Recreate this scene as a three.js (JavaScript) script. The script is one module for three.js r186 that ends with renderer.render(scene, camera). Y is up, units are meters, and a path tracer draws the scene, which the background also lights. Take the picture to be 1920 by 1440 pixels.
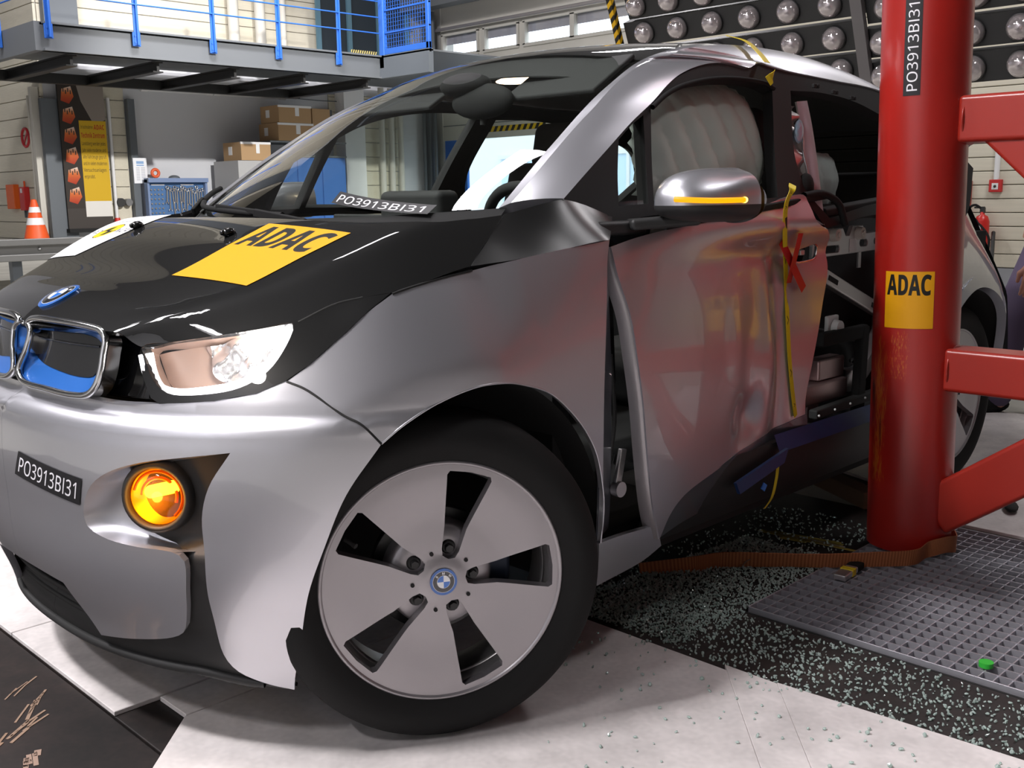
import * as THREE from 'three';
import { RectAreaLightUniformsLib } from 'three/addons/lights/RectAreaLightUniformsLib.js';
import { RoundedBoxGeometry } from 'three/addons/geometries/RoundedBoxGeometry.js';
import { MarchingCubes } from 'three/addons/objects/MarchingCubes.js';
import { mergeGeometries, toCreasedNormals } from 'three/addons/utils/BufferGeometryUtils.js';

// ---------- camera, sky, lamps, exposure ----------
const scene = new THREE.Scene();
const V = (x, y, z) => new THREE.Vector3(x, y, z);
const camera = new THREE.PerspectiveCamera(2 * Math.atan(720 / 1950) * 180 / Math.PI, 4 / 3, 0.05, 200);
{
  const yaw = 0.78101, pitch = 0.18067, roll = -0.01461;
  const f = V(Math.sin(yaw) * Math.cos(pitch), -Math.sin(pitch), -Math.cos(yaw) * Math.cos(pitch)), r = V(Math.cos(yaw), 0, Math.sin(yaw)), u = r.clone().cross(f);
  camera.position.set(-1.3817, 1.1274, 2.3647);
  camera.up.copy(u.multiplyScalar(Math.cos(roll)).addScaledVector(r, -Math.sin(roll)));
  camera.lookAt(camera.position.clone().add(f));
}
const renderer = new THREE.WebGLRenderer({ antialias: true });
renderer.toneMapping = THREE.LinearToneMapping;
renderer.toneMappingExposure = 1.0;
renderer.shadowMap.enabled = true;
scene.background = new THREE.Color(0.78, 0.89, 1.0); // overcast daylight beyond the gate
scene.backgroundIntensity = 3.2;
RectAreaLightUniformsLib.init();
// hall lamps: [x, y, z, length along x, width along z, intensity, aim]
const LAMPS = [
  [0.8, 5.6, -1.6, 1.6, 0.4, 34, [0.8, 0, -1.2]],
  [-2.8, 5.2, -0.6, 0.7, 0.4, 320, [0.0, 0.2, 0.6]],
  [-2.4, 5.6, -2.4, 1.6, 0.5, 40, [-1.6, 0, -1.0]],
  [3.4, 5.8, 2.6, 1.5, 0.5, 16, [3.2, 0, 2.0]],
  [4.6, 5.4, -7.4, 1.5, 0.4, 110, [5.6, 0.6, -12]],
  [9.0, 6.2, -6.0, 1.5, 0.5, 60, [9.0, 0, -6.0]],
  [8.2, 6.2, 0.6, 1.5, 0.5, 80, [9.6, 0, -1.0]],
  [-2.5, 6.2, -5.5, 1.5, 0.5, 70, [-1.0, 0, -5.5]],
  [-5.5, 6.2, 1.5, 1.5, 0.5, 190, [-9, 1.2, 0.5]],  // added lamp: brightens the unseen front wall mirrored in the bumper
  [1.5, 6.2, -8.0, 1.5, 0.5, 80, [4.2, 0.6, -13]],
];
const SPOTS = [[4.6, 5.6, 0.3, 420, 0.30, [6.6, 0.7, -12]]]; // narrow beams: place, strength, half angle, aim

// ---------- helpers ----------
let seed = 20131;
const rnd = () => { seed = (seed * 1664525 + 1013904223) >>> 0; return seed / 4294967296; };
const rr = (a, b) => a + (b - a) * rnd();
const used = new Map();
const numbered = (n) => { const k = used.get(n) ?? 0; used.set(n, k + 1); return k ? n + '_' + String(k).padStart(3, '0') : n; };
function thing(name, label, category, [x, y, z] = [0, 0, 0], group) {
  const o = new THREE.Group(); o.name = numbered(name); o.position.set(x, y, z); scene.add(o);
  o.userData = { label, category }; if (group) o.userData.group = group;
  return o;
}
// one mesh; geometry is given in room coordinates, whatever its parent
function obj(name, geo, mat, parent = scene, label) {
  const m = new THREE.Mesh(Array.isArray(geo) ? merge(geo) : geo, mat);
  m.castShadow = m.receiveShadow = true;
  if (parent === scene) m.name = numbered(name); else { m.name = name; parent.updateWorldMatrix(true, false); if (parent.isGroup || parent.isMesh) { m.applyMatrix4(parent.matrixWorld.clone().invert()); } }
  if (label) m.userData.label = label;
  parent.add(m); return m;
}
function sub(name, parent, label) { const g = new THREE.Group(); g.name = name; parent.updateWorldMatrix(true, false); g.applyMatrix4(parent.matrixWorld.clone().invert()); if (label) g.userData.label = label; parent.add(g); return g; }
const struct = (name, geo, mat) => { const m = obj(name, geo, mat); m.userData.kind = 'structure'; return m; };
const tagged = (m, label, category, group) => { m.userData.label = label; m.userData.category = category; if (group) m.userData.group = group; return m; };
function merge(list) {
  const flat = list.map((g) => { let q = g.index ? g.toNonIndexed() : g.clone(); for (const k of Object.keys(q.attributes)) if (!['position', 'normal', 'uv'].includes(k)) q.deleteAttribute(k); if (!q.attributes.normal) q.computeVertexNormals(); if (!q.attributes.uv) q.setAttribute('uv', new THREE.BufferAttribute(new Float32Array(q.attributes.position.count * 2), 2)); q.clearGroups(); return q; });
  return mergeGeometries(flat, false);
}
const box = (x0, x1, y0, y1, z0, z1) => new THREE.BoxGeometry(x1 - x0, y1 - y0, z1 - z0).translate((x0 + x1) / 2, (y0 + y1) / 2, (z0 + z1) / 2);
const rbox = (x0, x1, y0, y1, z0, z1, r = 0.006, s = 2) => new RoundedBoxGeometry(x1 - x0, y1 - y0, z1 - z0, s, Math.min(r, (x1 - x0) / 2.01, (y1 - y0) / 2.01, (z1 - z0) / 2.01)).translate((x0 + x1) / 2, (y0 + y1) / 2, (z0 + z1) / 2);
const pts = (a) => a.map((p) => V(...p));
const tube = (a, r, n = 40, k = 8, closed = false, tension = 0.5) => new THREE.TubeGeometry(new THREE.CatmullRomCurve3(pts(a), closed, 'catmullrom', tension), n, r, k, closed);
const rod = (a, b, r, k = 12) => { const A = V(...a), B = V(...b), d = B.clone().sub(A), g = new THREE.CylinderGeometry(r, r, d.length(), k); g.applyQuaternion(new THREE.Quaternion().setFromUnitVectors(V(0, 1, 0), d.normalize())); const m = A.add(B).multiplyScalar(0.5); return g.translate(m.x, m.y, m.z); };
// a bar of rectangular section from a to b; side gives the direction of the section's width w
const bar = (a, b, w, h, side = [0, 1, 0], r = 0) => { const A = V(...a), B = V(...b), d = B.clone().sub(A), L = d.length(); d.normalize(); const s = V(...side).addScaledVector(d, -V(...side).dot(d)).normalize(), t = d.clone().cross(s); const g = r ? new RoundedBoxGeometry(L, w, h, 2, r) : new THREE.BoxGeometry(L, w, h); g.applyMatrix4(new THREE.Matrix4().makeBasis(d, s, t)); const m = A.add(B).multiplyScalar(0.5); return g.translate(m.x, m.y, m.z); };
const mirror = (g) => { const q = (g.index ? g.toNonIndexed() : g.clone()); for (const k of ['position', 'normal']) { const a = q.attributes[k]; if (a) for (let i = 0; i < a.count; i++) a.setZ(i, -a.getZ(i)); } for (const a of Object.values(q.attributes)) for (let i = 0; i < a.count; i += 3) for (let c = 0; c < a.itemSize; c++) { const t = a.getComponent(i + 1, c); a.setComponent(i + 1, c, a.getComponent(i + 2, c)); a.setComponent(i + 2, c, t); } return q; };
const prismY = (poly, y0, y1, bevel = 0) => { const s = new THREE.Shape(poly.map(([x, z]) => new THREE.Vector2(x, -z))); const g = new THREE.ExtrudeGeometry(s, { depth: y1 - y0 - 2 * bevel, bevelEnabled: bevel > 0, bevelSize: bevel, bevelThickness: bevel, bevelSegments: 1, bevelOffset: -bevel }); return g.rotateX(-Math.PI / 2).translate(0, y0 + bevel, 0); };
// sweep a flat strip of width w along points; up(t) is the direction of its width
function ribbon(a, w, ups, thick = 0.002, n = 60) {
  const c = new THREE.CatmullRomCurve3(pts(a)), P = [], U = [], I = [];
  for (let i = 0; i <= n; i++) { const t = i / n, p = c.getPoint(t), d = c.getTangent(t); const k = t * (ups.length - 1), i0 = Math.min(ups.length - 2, Math.floor(k)), f = k - i0; const u = V(...ups[i0]).lerp(V(...ups[i0 + 1]), f); u.addScaledVector(d, -u.dot(d)).normalize(); const q = d.clone().cross(u).multiplyScalar(thick / 2);
    for (const [su, sq] of [[-1, -1], [1, -1], [1, 1], [-1, 1]]) { P.push(p.x + u.x * w / 2 * su + q.x * sq, p.y + u.y * w / 2 * su + q.y * sq, p.z + u.z * w / 2 * su + q.z * sq); U.push(t, su > 0 ? 1 : 0); } }
  for (let i = 0; i < n; i++) for (let k = 0; k < 4; k++) { const A = i * 4 + k, B = i * 4 + (k + 1) % 4; I.push(A, A + 4, B, B, A + 4, B + 4); }
  const g = new THREE.BufferGeometry(); g.setAttribute('position', new THREE.Float32BufferAttribute(P, 3)); g.setAttribute('uv', new THREE.Float32BufferAttribute(U, 2)); g.setIndex(I); g.computeVertexNormals(); return toCreasedNormals(g, 0.7);
}
// grid surface from f(s, t) -> [x, y, z]; uv = (s, t)
function grid(f, n, m, s0 = 0, s1 = 1, t0 = 0, t1 = 1) {
  const P = [], U = [], I = [];
  for (let j = 0; j <= m; j++) for (let i = 0; i <= n; i++) { const s = s0 + (s1 - s0) * i / n, t = t0 + (t1 - t0) * j / m; P.push(...f(s, t)); U.push(i / n, j / m); }
  for (let j = 0; j < m; j++) for (let i = 0; i < n; i++) { const a = j * (n + 1) + i, b = a + n + 1; I.push(a, a + 1, b, b, a + 1, b + 1); }
  const g = new THREE.BufferGeometry(); g.setAttribute('position', new THREE.Float32BufferAttribute(P, 3)); g.setAttribute('uv', new THREE.Float32BufferAttribute(U, 2)); g.setIndex(I); g.computeVertexNormals(); return g;
}
// ---------- textures ----------
function canvasTex(w, h, draw) { const c = document.createElement('canvas'); c.width = w; c.height = h; const x = c.getContext('2d'); draw(x, w, h); const t = new THREE.CanvasTexture(c); t.colorSpace = THREE.SRGBColorSpace; return t; }
function noiseTex(size, base, amp, scales, srgb = true, ch) {
  const N = size, d = new Uint8Array(N * N * 4), L = scales.map((s) => { const g = new Float32Array(s * s); for (let i = 0; i < s * s; i++) g[i] = rnd() * 2 - 1; return [s, g]; });
  for (let y = 0; y < N; y++) for (let x = 0; x < N; x++) {
    let v = 0; L.forEach(([s, g], k) => { const fx = x / N * s, fy = y / N * s, ix = Math.floor(fx), iy = Math.floor(fy), a = fx - ix, b = fy - iy, G = (i, j) => g[((j % s) * s) + (i % s)]; v += (G(ix, iy) * (1 - a) * (1 - b) + G(ix + 1, iy) * a * (1 - b) + G(ix, iy + 1) * (1 - a) * b + G(ix + 1, iy + 1) * a * b) * amp[k]; });
    for (let c = 0; c < 3; c++) d[(y * N + x) * 4 + c] = Math.max(0, Math.min(255, base[c] * (1 + v))); d[(y * N + x) * 4 + 3] = 255;
  }
  const t = new THREE.DataTexture(d, N, N); t.wrapS = t.wrapT = THREE.RepeatWrapping; t.magFilter = THREE.LinearFilter; if (srgb) t.colorSpace = THREE.SRGBColorSpace; t.needsUpdate = true; return t;
}
// ---------- materials ----------
const std = (color, roughness = 0.6, metalness = 0, o = {}) => new THREE.MeshStandardMaterial({ color: new THREE.Color(...(Array.isArray(color) ? color : [color, color, color])), roughness, metalness, ...o });
const phys = (color, roughness, metalness, o = {}) => new THREE.MeshPhysicalMaterial({ color: new THREE.Color(...(Array.isArray(color) ? color : [color, color, color])), roughness, metalness, ...o });
const glow = (color, k, o = {}) => new THREE.MeshStandardMaterial({ color: 0x000000, emissive: new THREE.Color(...color), emissiveIntensity: k, roughness: 0.5, ...o });
const M = {
  silver: phys([0.60, 0.60, 0.645], 0.37, 0.82, { clearcoat: 1, clearcoatRoughness: 0.03 }),
  black: phys(0.004, 0.6, 0, { specularIntensity: 0.15, clearcoat: 1, clearcoatRoughness: 0.02 }), frameBlack: std(0.006, 0.7),
  plastic: std(0.022, 0.55), rubber: phys(0.014, 0.75, 0, { specularIntensity: 0.35 }), matt: std(0.012, 0.9), interior: std(0.02, 0.8),
  chrome: std(0.75, 0.16, 1), steel: std(0.5, 0.35, 1), alu: std([0.62, 0.6, 0.6], 0.35, 0.9), darkmetal: std(0.06, 0.4, 0.8),
  rim: phys([0.37, 0.35, 0.365], 0.42, 0.7, { clearcoat: 0.6, clearcoatRoughness: 0.2 }),
  blue: phys([0.025, 0.16, 0.56], 0.35, 0.3, { clearcoat: 0.6 }), darkblue: std([0.014, 0.035, 0.12], 0.4),
  glass: phys([0.86, 0.9, 0.87], 0.0, 0, { transmission: 1, thickness: 0, ior: 1.5 }),
  clear: phys(1, 0.0, 0, { transmission: 1, thickness: 0, ior: 1.5 }),
  amber: phys([1, 0.5, 0.05], 0.05, 0, { transmission: 0.9, thickness: 0 }),
  red: phys([0.36, 0.022, 0.012], 0.36, 0, { clearcoat: 0.5, clearcoatRoughness: 0.25 }),
  airbag: std([0.5, 0.55, 0.5], 0.9), yellowTape: std([0.72, 0.55, 0.02], 0.5), redTape: std([0.5, 0.012, 0.012], 0.4),
  white: std(0.75, 0.6), cream: std([0.6, 0.58, 0.52], 0.7), concrete: std([0.42, 0.41, 0.38], 0.85), steelGrey: std([0.11, 0.125, 0.14], 0.5), beam: std([0.12, 0.13, 0.14], 0.5), railBlue: std([0.02, 0.12, 0.5], 0.45),
  blackSteel: std(0.02, 0.5), card: std([0.42, 0.27, 0.14], 0.85), orange: std([0.8, 0.1, 0.015], 0.5), whiteBand: std(0.8, 0.4),
};
M.plate = std(1, 0.55, 0, { map: noiseTex(512, [214, 208, 206], [0.05, 0.05, 0.03], [6, 24, 128]) });
M.darkFloor = std(1, 0.6, 0, { map: noiseTex(512, [31, 24, 22], [0.3, 0.25, 0.2], [7, 31, 150]) });
M.floor = std(1, 0.6, 0, { map: noiseTex(512, [168, 166, 158], [0.08, 0.06, 0.04], [5, 22, 140]) });
M.wallSmooth = std([0.62, 0.63, 0.66], 0.85);
M.panelWall = std(1, 0.6, 0, { map: noiseTex(256, [206, 200, 182], [0.02, 0.03], [5, 60]) });
M.darkWall = std([0.12, 0.115, 0.11], 0.85); M.ceiling = std(0.06, 0.9);

// ---------- panels cut from a smooth surface ----------
function sampleLoop(segs, h) {
  const out = [];
  for (const s of segs) {
    if (s.length === 2) { const n = Math.max(1, Math.ceil(Math.hypot(s[1][0] - s[0][0], s[1][1] - s[0][1]) / h)); for (let i = 0; i < n; i++) out.push([s[0][0] + (s[1][0] - s[0][0]) * i / n, s[0][1] + (s[1][1] - s[0][1]) * i / n]); continue; }
    const c = new THREE.CatmullRomCurve3(s.map(([a, b]) => V(a, b, 0)), false, 'centripetal'), n = Math.max(2, Math.ceil(c.getLength() / h));
    for (let i = 0; i < n; i++) { const p = c.getPointAt(i / n); out.push([p.x, p.y]); }
  }
  return out;
}
const inside = (x, y, poly) => { let c = false; for (let i = 0, j = poly.length - 1; i < poly.length; j = i++) { const [xi, yi] = poly[i], [xj, yj] = poly[j]; if ((yi > y) !== (yj > y) && x < (xj - xi) * (y - yi) / (yj - yi) + xi) c = !c; } return c; };
function delaunay(P) {
  const n = P.length; let x0 = 1e9, x1 = -1e9, y0 = 1e9, y1 = -1e9; for (const [x, y] of P) { x0 = Math.min(x0, x); x1 = Math.max(x1, x); y0 = Math.min(y0, y); y1 = Math.max(y1, y); }
  const d = Math.max(x1 - x0, y1 - y0) * 20, cx = (x0 + x1) / 2, cy = (y0 + y1) / 2, Q = P.concat([[cx - d, cy - d], [cx + d, cy - d], [cx, cy + d]]);
  const order = [...P.keys()].sort((a, b) => P[a][0] - P[b][0]);
  const circ = (a, b, c) => { const [ax, ay] = Q[a], [bx, by] = Q[b], [qx, qy] = Q[c], D = 2 * (ax * (by - qy) + bx * (qy - ay) + qx * (ay - by)), A = ax * ax + ay * ay, B = bx * bx + by * by, K = qx * qx + qy * qy; const ux = (A * (by - qy) + B * (qy - ay) + K * (ay - by)) / D, uy = (A * (qx - bx) + B * (ax - qx) + K * (bx - ax)) / D; return [a, b, c, ux, uy, (ux - ax) ** 2 + (uy - ay) ** 2]; };
  let open = [circ(n, n + 1, n + 2)]; const done = [];
  for (const i of order) {
    const [x, y] = Q[i], edges = new Map(), keep = [];
    for (const t of open) {
      const dx = x - t[3], r = t[5];
      if (dx > 0 && dx * dx > r) { done.push(t); continue; }
      if (dx * dx + (y - t[4]) ** 2 > r - 1e-12) { keep.push(t); continue; }
      for (const [a, b] of [[t[0], t[1]], [t[1], t[2]], [t[2], t[0]]]) { const k = a < b ? a * 1e6 + b : b * 1e6 + a; edges.has(k) ? edges.delete(k) : edges.set(k, [a, b]); }
    }
    open = keep; for (const [a, b] of edges.values()) open.push(circ(a, b, i));
  }
  return done.concat(open).filter((t) => t[0] < n && t[1] < n && t[2] < n);
}
// outline and holes are lists of segments in the surface's own coordinates
function panel(outline, surf, { holes = [], h = 0.02, thick = 0.012, center = [1.0, 0.7, 0], lift = 0, rough = false } = {}) {
  const loops = [outline, ...holes].map((l) => sampleLoop(l, h)), P = [], B = [];
  for (const l of loops) { const s = P.length; l.forEach((p) => P.push([p[0] + (rnd() - 0.5) * 1e-6, p[1] + (rnd() - 0.5) * 1e-6])); B.push([s, l.length]); }
  let x0 = 1e9, x1 = -1e9, y0 = 1e9, y1 = -1e9; for (const [x, y] of loops[0]) { x0 = Math.min(x0, x); x1 = Math.max(x1, x); y0 = Math.min(y0, y); y1 = Math.max(y1, y); }
  const nb = P.length, ok = (x, y) => inside(x, y, loops[0]) && !loops.slice(1).some((l) => inside(x, y, l));
  let row = 0; for (let y = y0; y < y1; y += h * 0.87, row++) for (let x = x0 + (row % 2) * h / 2; x < x1; x += h) {
    if (!ok(x, y)) continue; let near = false; for (let k = 0; k < nb && !near; k++) near = (P[k][0] - x) ** 2 + (P[k][1] - y) ** 2 < h * h * 0.3;
    if (!near) P.push([x + (rnd() - 0.5) * h * 0.02, y + (rnd() - 0.5) * h * 0.02]);
  }
  const tri = delaunay(P).filter(([a, b, c]) => ok((P[a][0] + P[b][0] + P[c][0]) / 3, (P[a][1] + P[b][1] + P[c][1]) / 3));
  const pos = P.map(([a, b]) => V(...surf(a, b))), C0 = V(...center), e1 = V(0, 0, 0), e2 = V(0, 0, 0);
  const I = []; let sign = 0;
  for (const t of tri) { const [A, Bv, Cv] = [t[0], t[1], t[2]].map((k) => pos[k]); let n = e1.subVectors(Bv, A).clone().cross(e2.subVectors(Cv, A)); const area2d = (P[t[1]][0] - P[t[0]][0]) * (P[t[2]][1] - P[t[0]][1]) - (P[t[1]][1] - P[t[0]][1]) * (P[t[2]][0] - P[t[0]][0]); sign += n.dot(A.clone().sub(C0)) * Math.sign(area2d); I.push(...(area2d > 0 ? [t[0], t[1], t[2]] : [t[0], t[2], t[1]])); }
  if (sign < 0) for (let i = 0; i < I.length; i += 3) { const q = I[i + 1]; I[i + 1] = I[i + 2]; I[i + 2] = q; }
  const g = new THREE.BufferGeometry(); g.setAttribute('position', new THREE.Float32BufferAttribute(pos.flatMap((p) => [p.x, p.y, p.z]), 3)); g.setAttribute('uv', new THREE.Float32BufferAttribute(P.flat(), 2)); g.setIndex(I); g.computeVertexNormals();
  const N = g.attributes.normal;
  if (!rough) for (let i = 0; i < pos.length; i++) { const [a, b] = P[i], e = 1.5e-3, du = V(...surf(a + e, b)).sub(V(...surf(a - e, b))), dv = V(...surf(a, b + e)).sub(V(...surf(a, b - e))), n = du.cross(dv).normalize(); if (n.lengthSq() < 0.5) continue; if (n.x * N.getX(i) + n.y * N.getY(i) + n.z * N.getZ(i) < 0) n.negate(); if (n.x * N.getX(i) + n.y * N.getY(i) + n.z * N.getZ(i) > 0.6) N.setXYZ(i, n.x, n.y, n.z); }
  if (lift) for (let i = 0; i < pos.length; i++) { pos[i].add(V(N.getX(i), N.getY(i), N.getZ(i)).multiplyScalar(lift)); g.attributes.position.setXYZ(i, pos[i].x, pos[i].y, pos[i].z); }
  if (!thick) return g;
  const R = [], RI = [];
  for (const [s, n] of B) for (let i = 0; i < n; i++) { const a = s + i, b = s + (i + 1) % n, k = R.length / 3, na = V(N.getX(a), N.getY(a), N.getZ(a)).multiplyScalar(-thick).add(pos[a]), nb2 = V(N.getX(b), N.getY(b), N.getZ(b)).multiplyScalar(-thick).add(pos[b]); for (const p of [pos[a], pos[b], nb2, na]) R.push(p.x, p.y, p.z); RI.push(k, k + 2, k + 1, k, k + 3, k + 2); }
  const rim = new THREE.BufferGeometry(); rim.setAttribute('position', new THREE.Float32BufferAttribute(R, 3)); rim.setIndex(RI); rim.computeVertexNormals();
  return merge([g, rim]);
}
// a sticker: four corners (top left, top right, bottom right, bottom left) in a surface's coordinates
const sticker = (q, surf, lift = 0.0015, n = 24, center = [1.0, 0.7, 0]) => { const f = (s, t) => { const a = [0, 1].map((k) => (q[3][k] * (1 - s) + q[2][k] * s) * (1 - t) + (q[0][k] * (1 - s) + q[1][k] * s) * t); return surf(a[0], a[1]); }; const g = grid(f, n, n), p = g.attributes.position, m = g.attributes.normal; let d = 0; for (let i = 0; i < p.count; i++) d += m.getX(i) * (p.getX(i) - center[0]) + m.getY(i) * (p.getY(i) - center[1]) + m.getZ(i) * (p.getZ(i) - center[2]); const s = Math.sign(d); for (let i = 0; i < p.count; i++) p.setXYZ(i, p.getX(i) + m.getX(i) * lift * s, p.getY(i) + m.getY(i) * lift * s, p.getZ(i) + m.getZ(i) * lift * s); return g; };
// plain grotesque lettering: the I is drawn as a bare stroke
function lettering(x, text, w, h, weight) { const px = h / 0.72; x.font = weight + px + 'px sans-serif'; x.textAlign = 'left'; x.textBaseline = 'alphabetic'; const adv = [...text].map((c) => (c === 'I' ? px * 0.3 : x.measureText(c).width)), sum = adv.reduce((a, b) => a + b, 0); x.save(); x.scale(w / sum, 1); let p = 0; [...text].forEach((c, i) => { if (c === 'I') x.fillRect(p + px * 0.105, -h, px * 0.09, h); else { x.fillText(c, p, 0); if (weight) { x.lineWidth = px * 0.035; x.strokeStyle = x.fillStyle; x.strokeText(c, p, 0); } } p += adv[i]; }); x.restore(); }
const codeTex = canvasTex(1024, 160, (x, w, h) => { x.fillStyle = '#1b1a1d'; x.fillRect(0, 0, w, h); x.fillStyle = '#f2f0f4'; x.translate(w * 0.03, h * 0.82); lettering(x, 'PO3913BI31', w * 0.94, h * 0.62, ''); });
const adacTex = canvasTex(512, 512, (x, w, h) => { x.fillStyle = '#e3a000'; x.fillRect(0, 0, w, h); x.fillStyle = '#15130f'; x.translate(w * 0.055, h * 0.405); lettering(x, 'ADAC', w * 0.89, h * 0.345, 'bold '); });
// ---------- curves and body surfaces (car space = world space: x to the rear, y up, z to the car's left) ----------
const lerp = (a, b, t) => a + (b - a) * t, clamp = (x, a, b) => Math.min(b, Math.max(a, x)), sstep = (a, b, x) => { const t = clamp((x - a) / (b - a), 0, 1); return t * t * (3 - 2 * t); };
// smooth interpolation through knots [[t, value...], ...] (monotone-ish cubic)
function knots(K) {
  const n = K.length, m = K[0].length - 1;
  return (t) => {
    if (t <= K[0][0]) return m > 1 ? K[0].slice(1) : K[0][1];
    if (t >= K[n - 1][0]) return m > 1 ? K[n - 1].slice(1) : K[n - 1][1];
    let i = 0; while (t > K[i + 1][0]) i++;
    const h = K[i + 1][0] - K[i][0], s = (t - K[i][0]) / h, r = [];
    for (let c = 1; c <= m; c++) {
      const d = (K[i + 1][c] - K[i][c]) / h;
      const a = i > 0 ? ((K[i][c] - K[i - 1][c]) / (K[i][0] - K[i - 1][0])) : d, b = i < n - 2 ? ((K[i + 2][c] - K[i + 1][c]) / (K[i + 2][0] - K[i + 1][0])) : d;
      const h0 = i > 0 ? K[i][0] - K[i - 1][0] : h, h1 = i < n - 2 ? K[i + 2][0] - K[i + 1][0] : h;
      const m0 = (a * h + d * h0) / (h + h0), m1 = (d * h1 + b * h) / (h + h1);
      const s2 = s * s, s3 = s2 * s;
      r.push((2 * s3 - 3 * s2 + 1) * K[i][c] + (s3 - 2 * s2 + s) * h * m0 + (3 * s2 - 2 * s3) * K[i + 1][c] + (s3 - s2) * h * m1);
    }
    return m > 1 ? r : r[0];
  };
}
const noseX = knots([[0.08, -0.49], [0.16, -0.535], [0.25, -0.562], [0.33, -0.592], [0.355, -0.600], [0.5, -0.612], [0.62, -0.612], [0.68, -0.604], [0.700, -0.597], [0.708, -0.572], [0.74, -0.556], [0.8, -0.54], [0.9, -0.5], [1.0, -0.42]]);
const sideZ = knots([[0.1, 0.79], [0.2, 0.82], [0.3, 0.845], [0.45, 0.862], [0.6, 0.868], [0.75, 0.866], [0.85, 0.856], [0.95, 0.835], [1.02, 0.812], [1.1, 0.77]]);
const X1 = 0.15, PE = 2.35;
const soft = (a, k) => 0.5 * (a + Math.sqrt(a * a + k * k)); // softened max(a, 0)
// distance above the shoulder crease that runs round the front wheel arch and up to the door
function creaseD(x, y) { const c = Math.hypot(x, y - 0.33) - 0.467, l = (y - (0.806 + (x - 0.1) * 0.575 - sstep(0.3, 0.5, x) * 0.01)) * 0.87; return lerp(c, l, sstep(0.0, 0.18, x)); }
function bodyZ(x, y) {
  let z = sideZ(y);
  // front wing: the band under the crease stands upright, the shoulder above it leans inwards
  const f = sstep(-0.46, -0.2, x) * (1 - sstep(0.42, 0.6, x));
  if (f > 0) {
    const d = creaseD(x, y), k = lerp(0.016, 0.08, sstep(0.05, 0.2, x));
    const zz = 0.878 - 0.42 * soft(d, k) - 0.06 * soft(-d - 0.08, 0.05) - 0.04 * sstep(0.45, 0.1, y);
    z = lerp(z, zz, f * sstep(0.3, 0.55, y));
  }
  // tail
  z -= 0.09 * sstep(0.6, 1.05, y) * sstep(2.3, 3.0, x) + 0.22 * sstep(2.55, 3.35, x) * sstep(2.55, 3.35, x) + 0.03 * sstep(2.2, 2.6, x) * sstep(0.7, 1.0, y);
  return z;
}
function wrap(u, y) { // u: 0 at the nose centre, 1 where the side begins, then metres along the side
  if (u >= 1) { const x = X1 + (u - 1); return [x, y, bodyZ(x, y)]; }
  const t = Math.max(u, 1e-4) * Math.PI / 2, c = Math.pow(Math.cos(t), 2 / PE), s = Math.pow(Math.sin(t), 2 / PE);
  const x = X1 - (X1 - noseX(y)) * c;
  return [x, y, bodyZ(x, y) * s];
}
const wrapZ = (x, y) => bodyZ(x, y) * Math.pow(Math.max(0, 1 - Math.pow(clamp((X1 - x) / (X1 - noseX(y)), 0, 1), PE)), 1 / PE); // half width of the body at (x, y)
const wrapIn = ([x, y, z]) => Math.pow(Math.abs(z) / bodyZ(x, y), PE) + Math.pow(Math.max(0, (X1 - x) / (X1 - noseX(y))), PE) - 1; // < 0 inside
function wrapUY([x, y, z]) { if (x >= X1) return [1 + x - X1, y]; const c = Math.pow(clamp((X1 - x) / (X1 - noseX(y)), 0, 1), PE / 2); return [Math.acos(clamp(c, 0, 1)) / (Math.PI / 2), y]; }
// crushed driver's door: pushed in towards the pole, its front edge sprung out of the wing
const dent = (x, y, cx, cy, rx, ry) => Math.exp(-(((x - cx) / rx) ** 2 + ((y - cy) / ry) ** 2));
function doorZ(x, y) {
  let z = sideZ(y) + 0.030 - (0.185 * soft(x - 0.55, 0.1) - 0.185 * soft(x - 1.14, 0.08)) * (1 - 0.85 * sstep(0.93, 1.05, y));
  z += 0.018 * dent(x, y, 1.2, 0.62, 0.1, 0.16) - 0.022 * dent(x, y, 1.1, 0.5, 0.07, 0.07) - 0.010 * dent(x, y, 1.17, 0.8, 0.07, 0.09) + 0.006 * dent(x, y, 1.02, 0.72, 0.06, 0.16) - 0.02 * dent(x, y, 1.27, 0.7, 0.035, 0.3) + 0.008 * dent(x, y, 1.1, 0.93, 0.12, 0.03)  + 0.012 * dent(x, y, 1.12, 0.4, 0.06, 0.05);
  return z + 0.16 * soft(x - 1.31, 0.03);
}
// bonnet height
const hoodMid = knots([[-0.6, 0.82], [-0.54, 0.868], [-0.46, 0.917], [-0.38, 0.946], [-0.29, 0.977], [-0.15, 1.036], [-0.03, 1.083], [0.08, 1.107], [0.3, 1.137], [0.5, 1.15]]);
const hoodHalf = knots([[-0.56, 0.36], [-0.48, 0.47], [-0.38, 0.58], [-0.262, 0.675], [-0.109, 0.755], [0.05, 0.785], [0.2, 0.8], [0.5, 0.83]]);
function hoodY(x, z) { const t = Math.abs(z) / hoodHalf(x); return hoodMid(x) - 0.026 * t * t - 0.006 * Math.pow(t, 6) - 0.072 * soft((t - 0.875) / 0.125, 0.2); }
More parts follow.
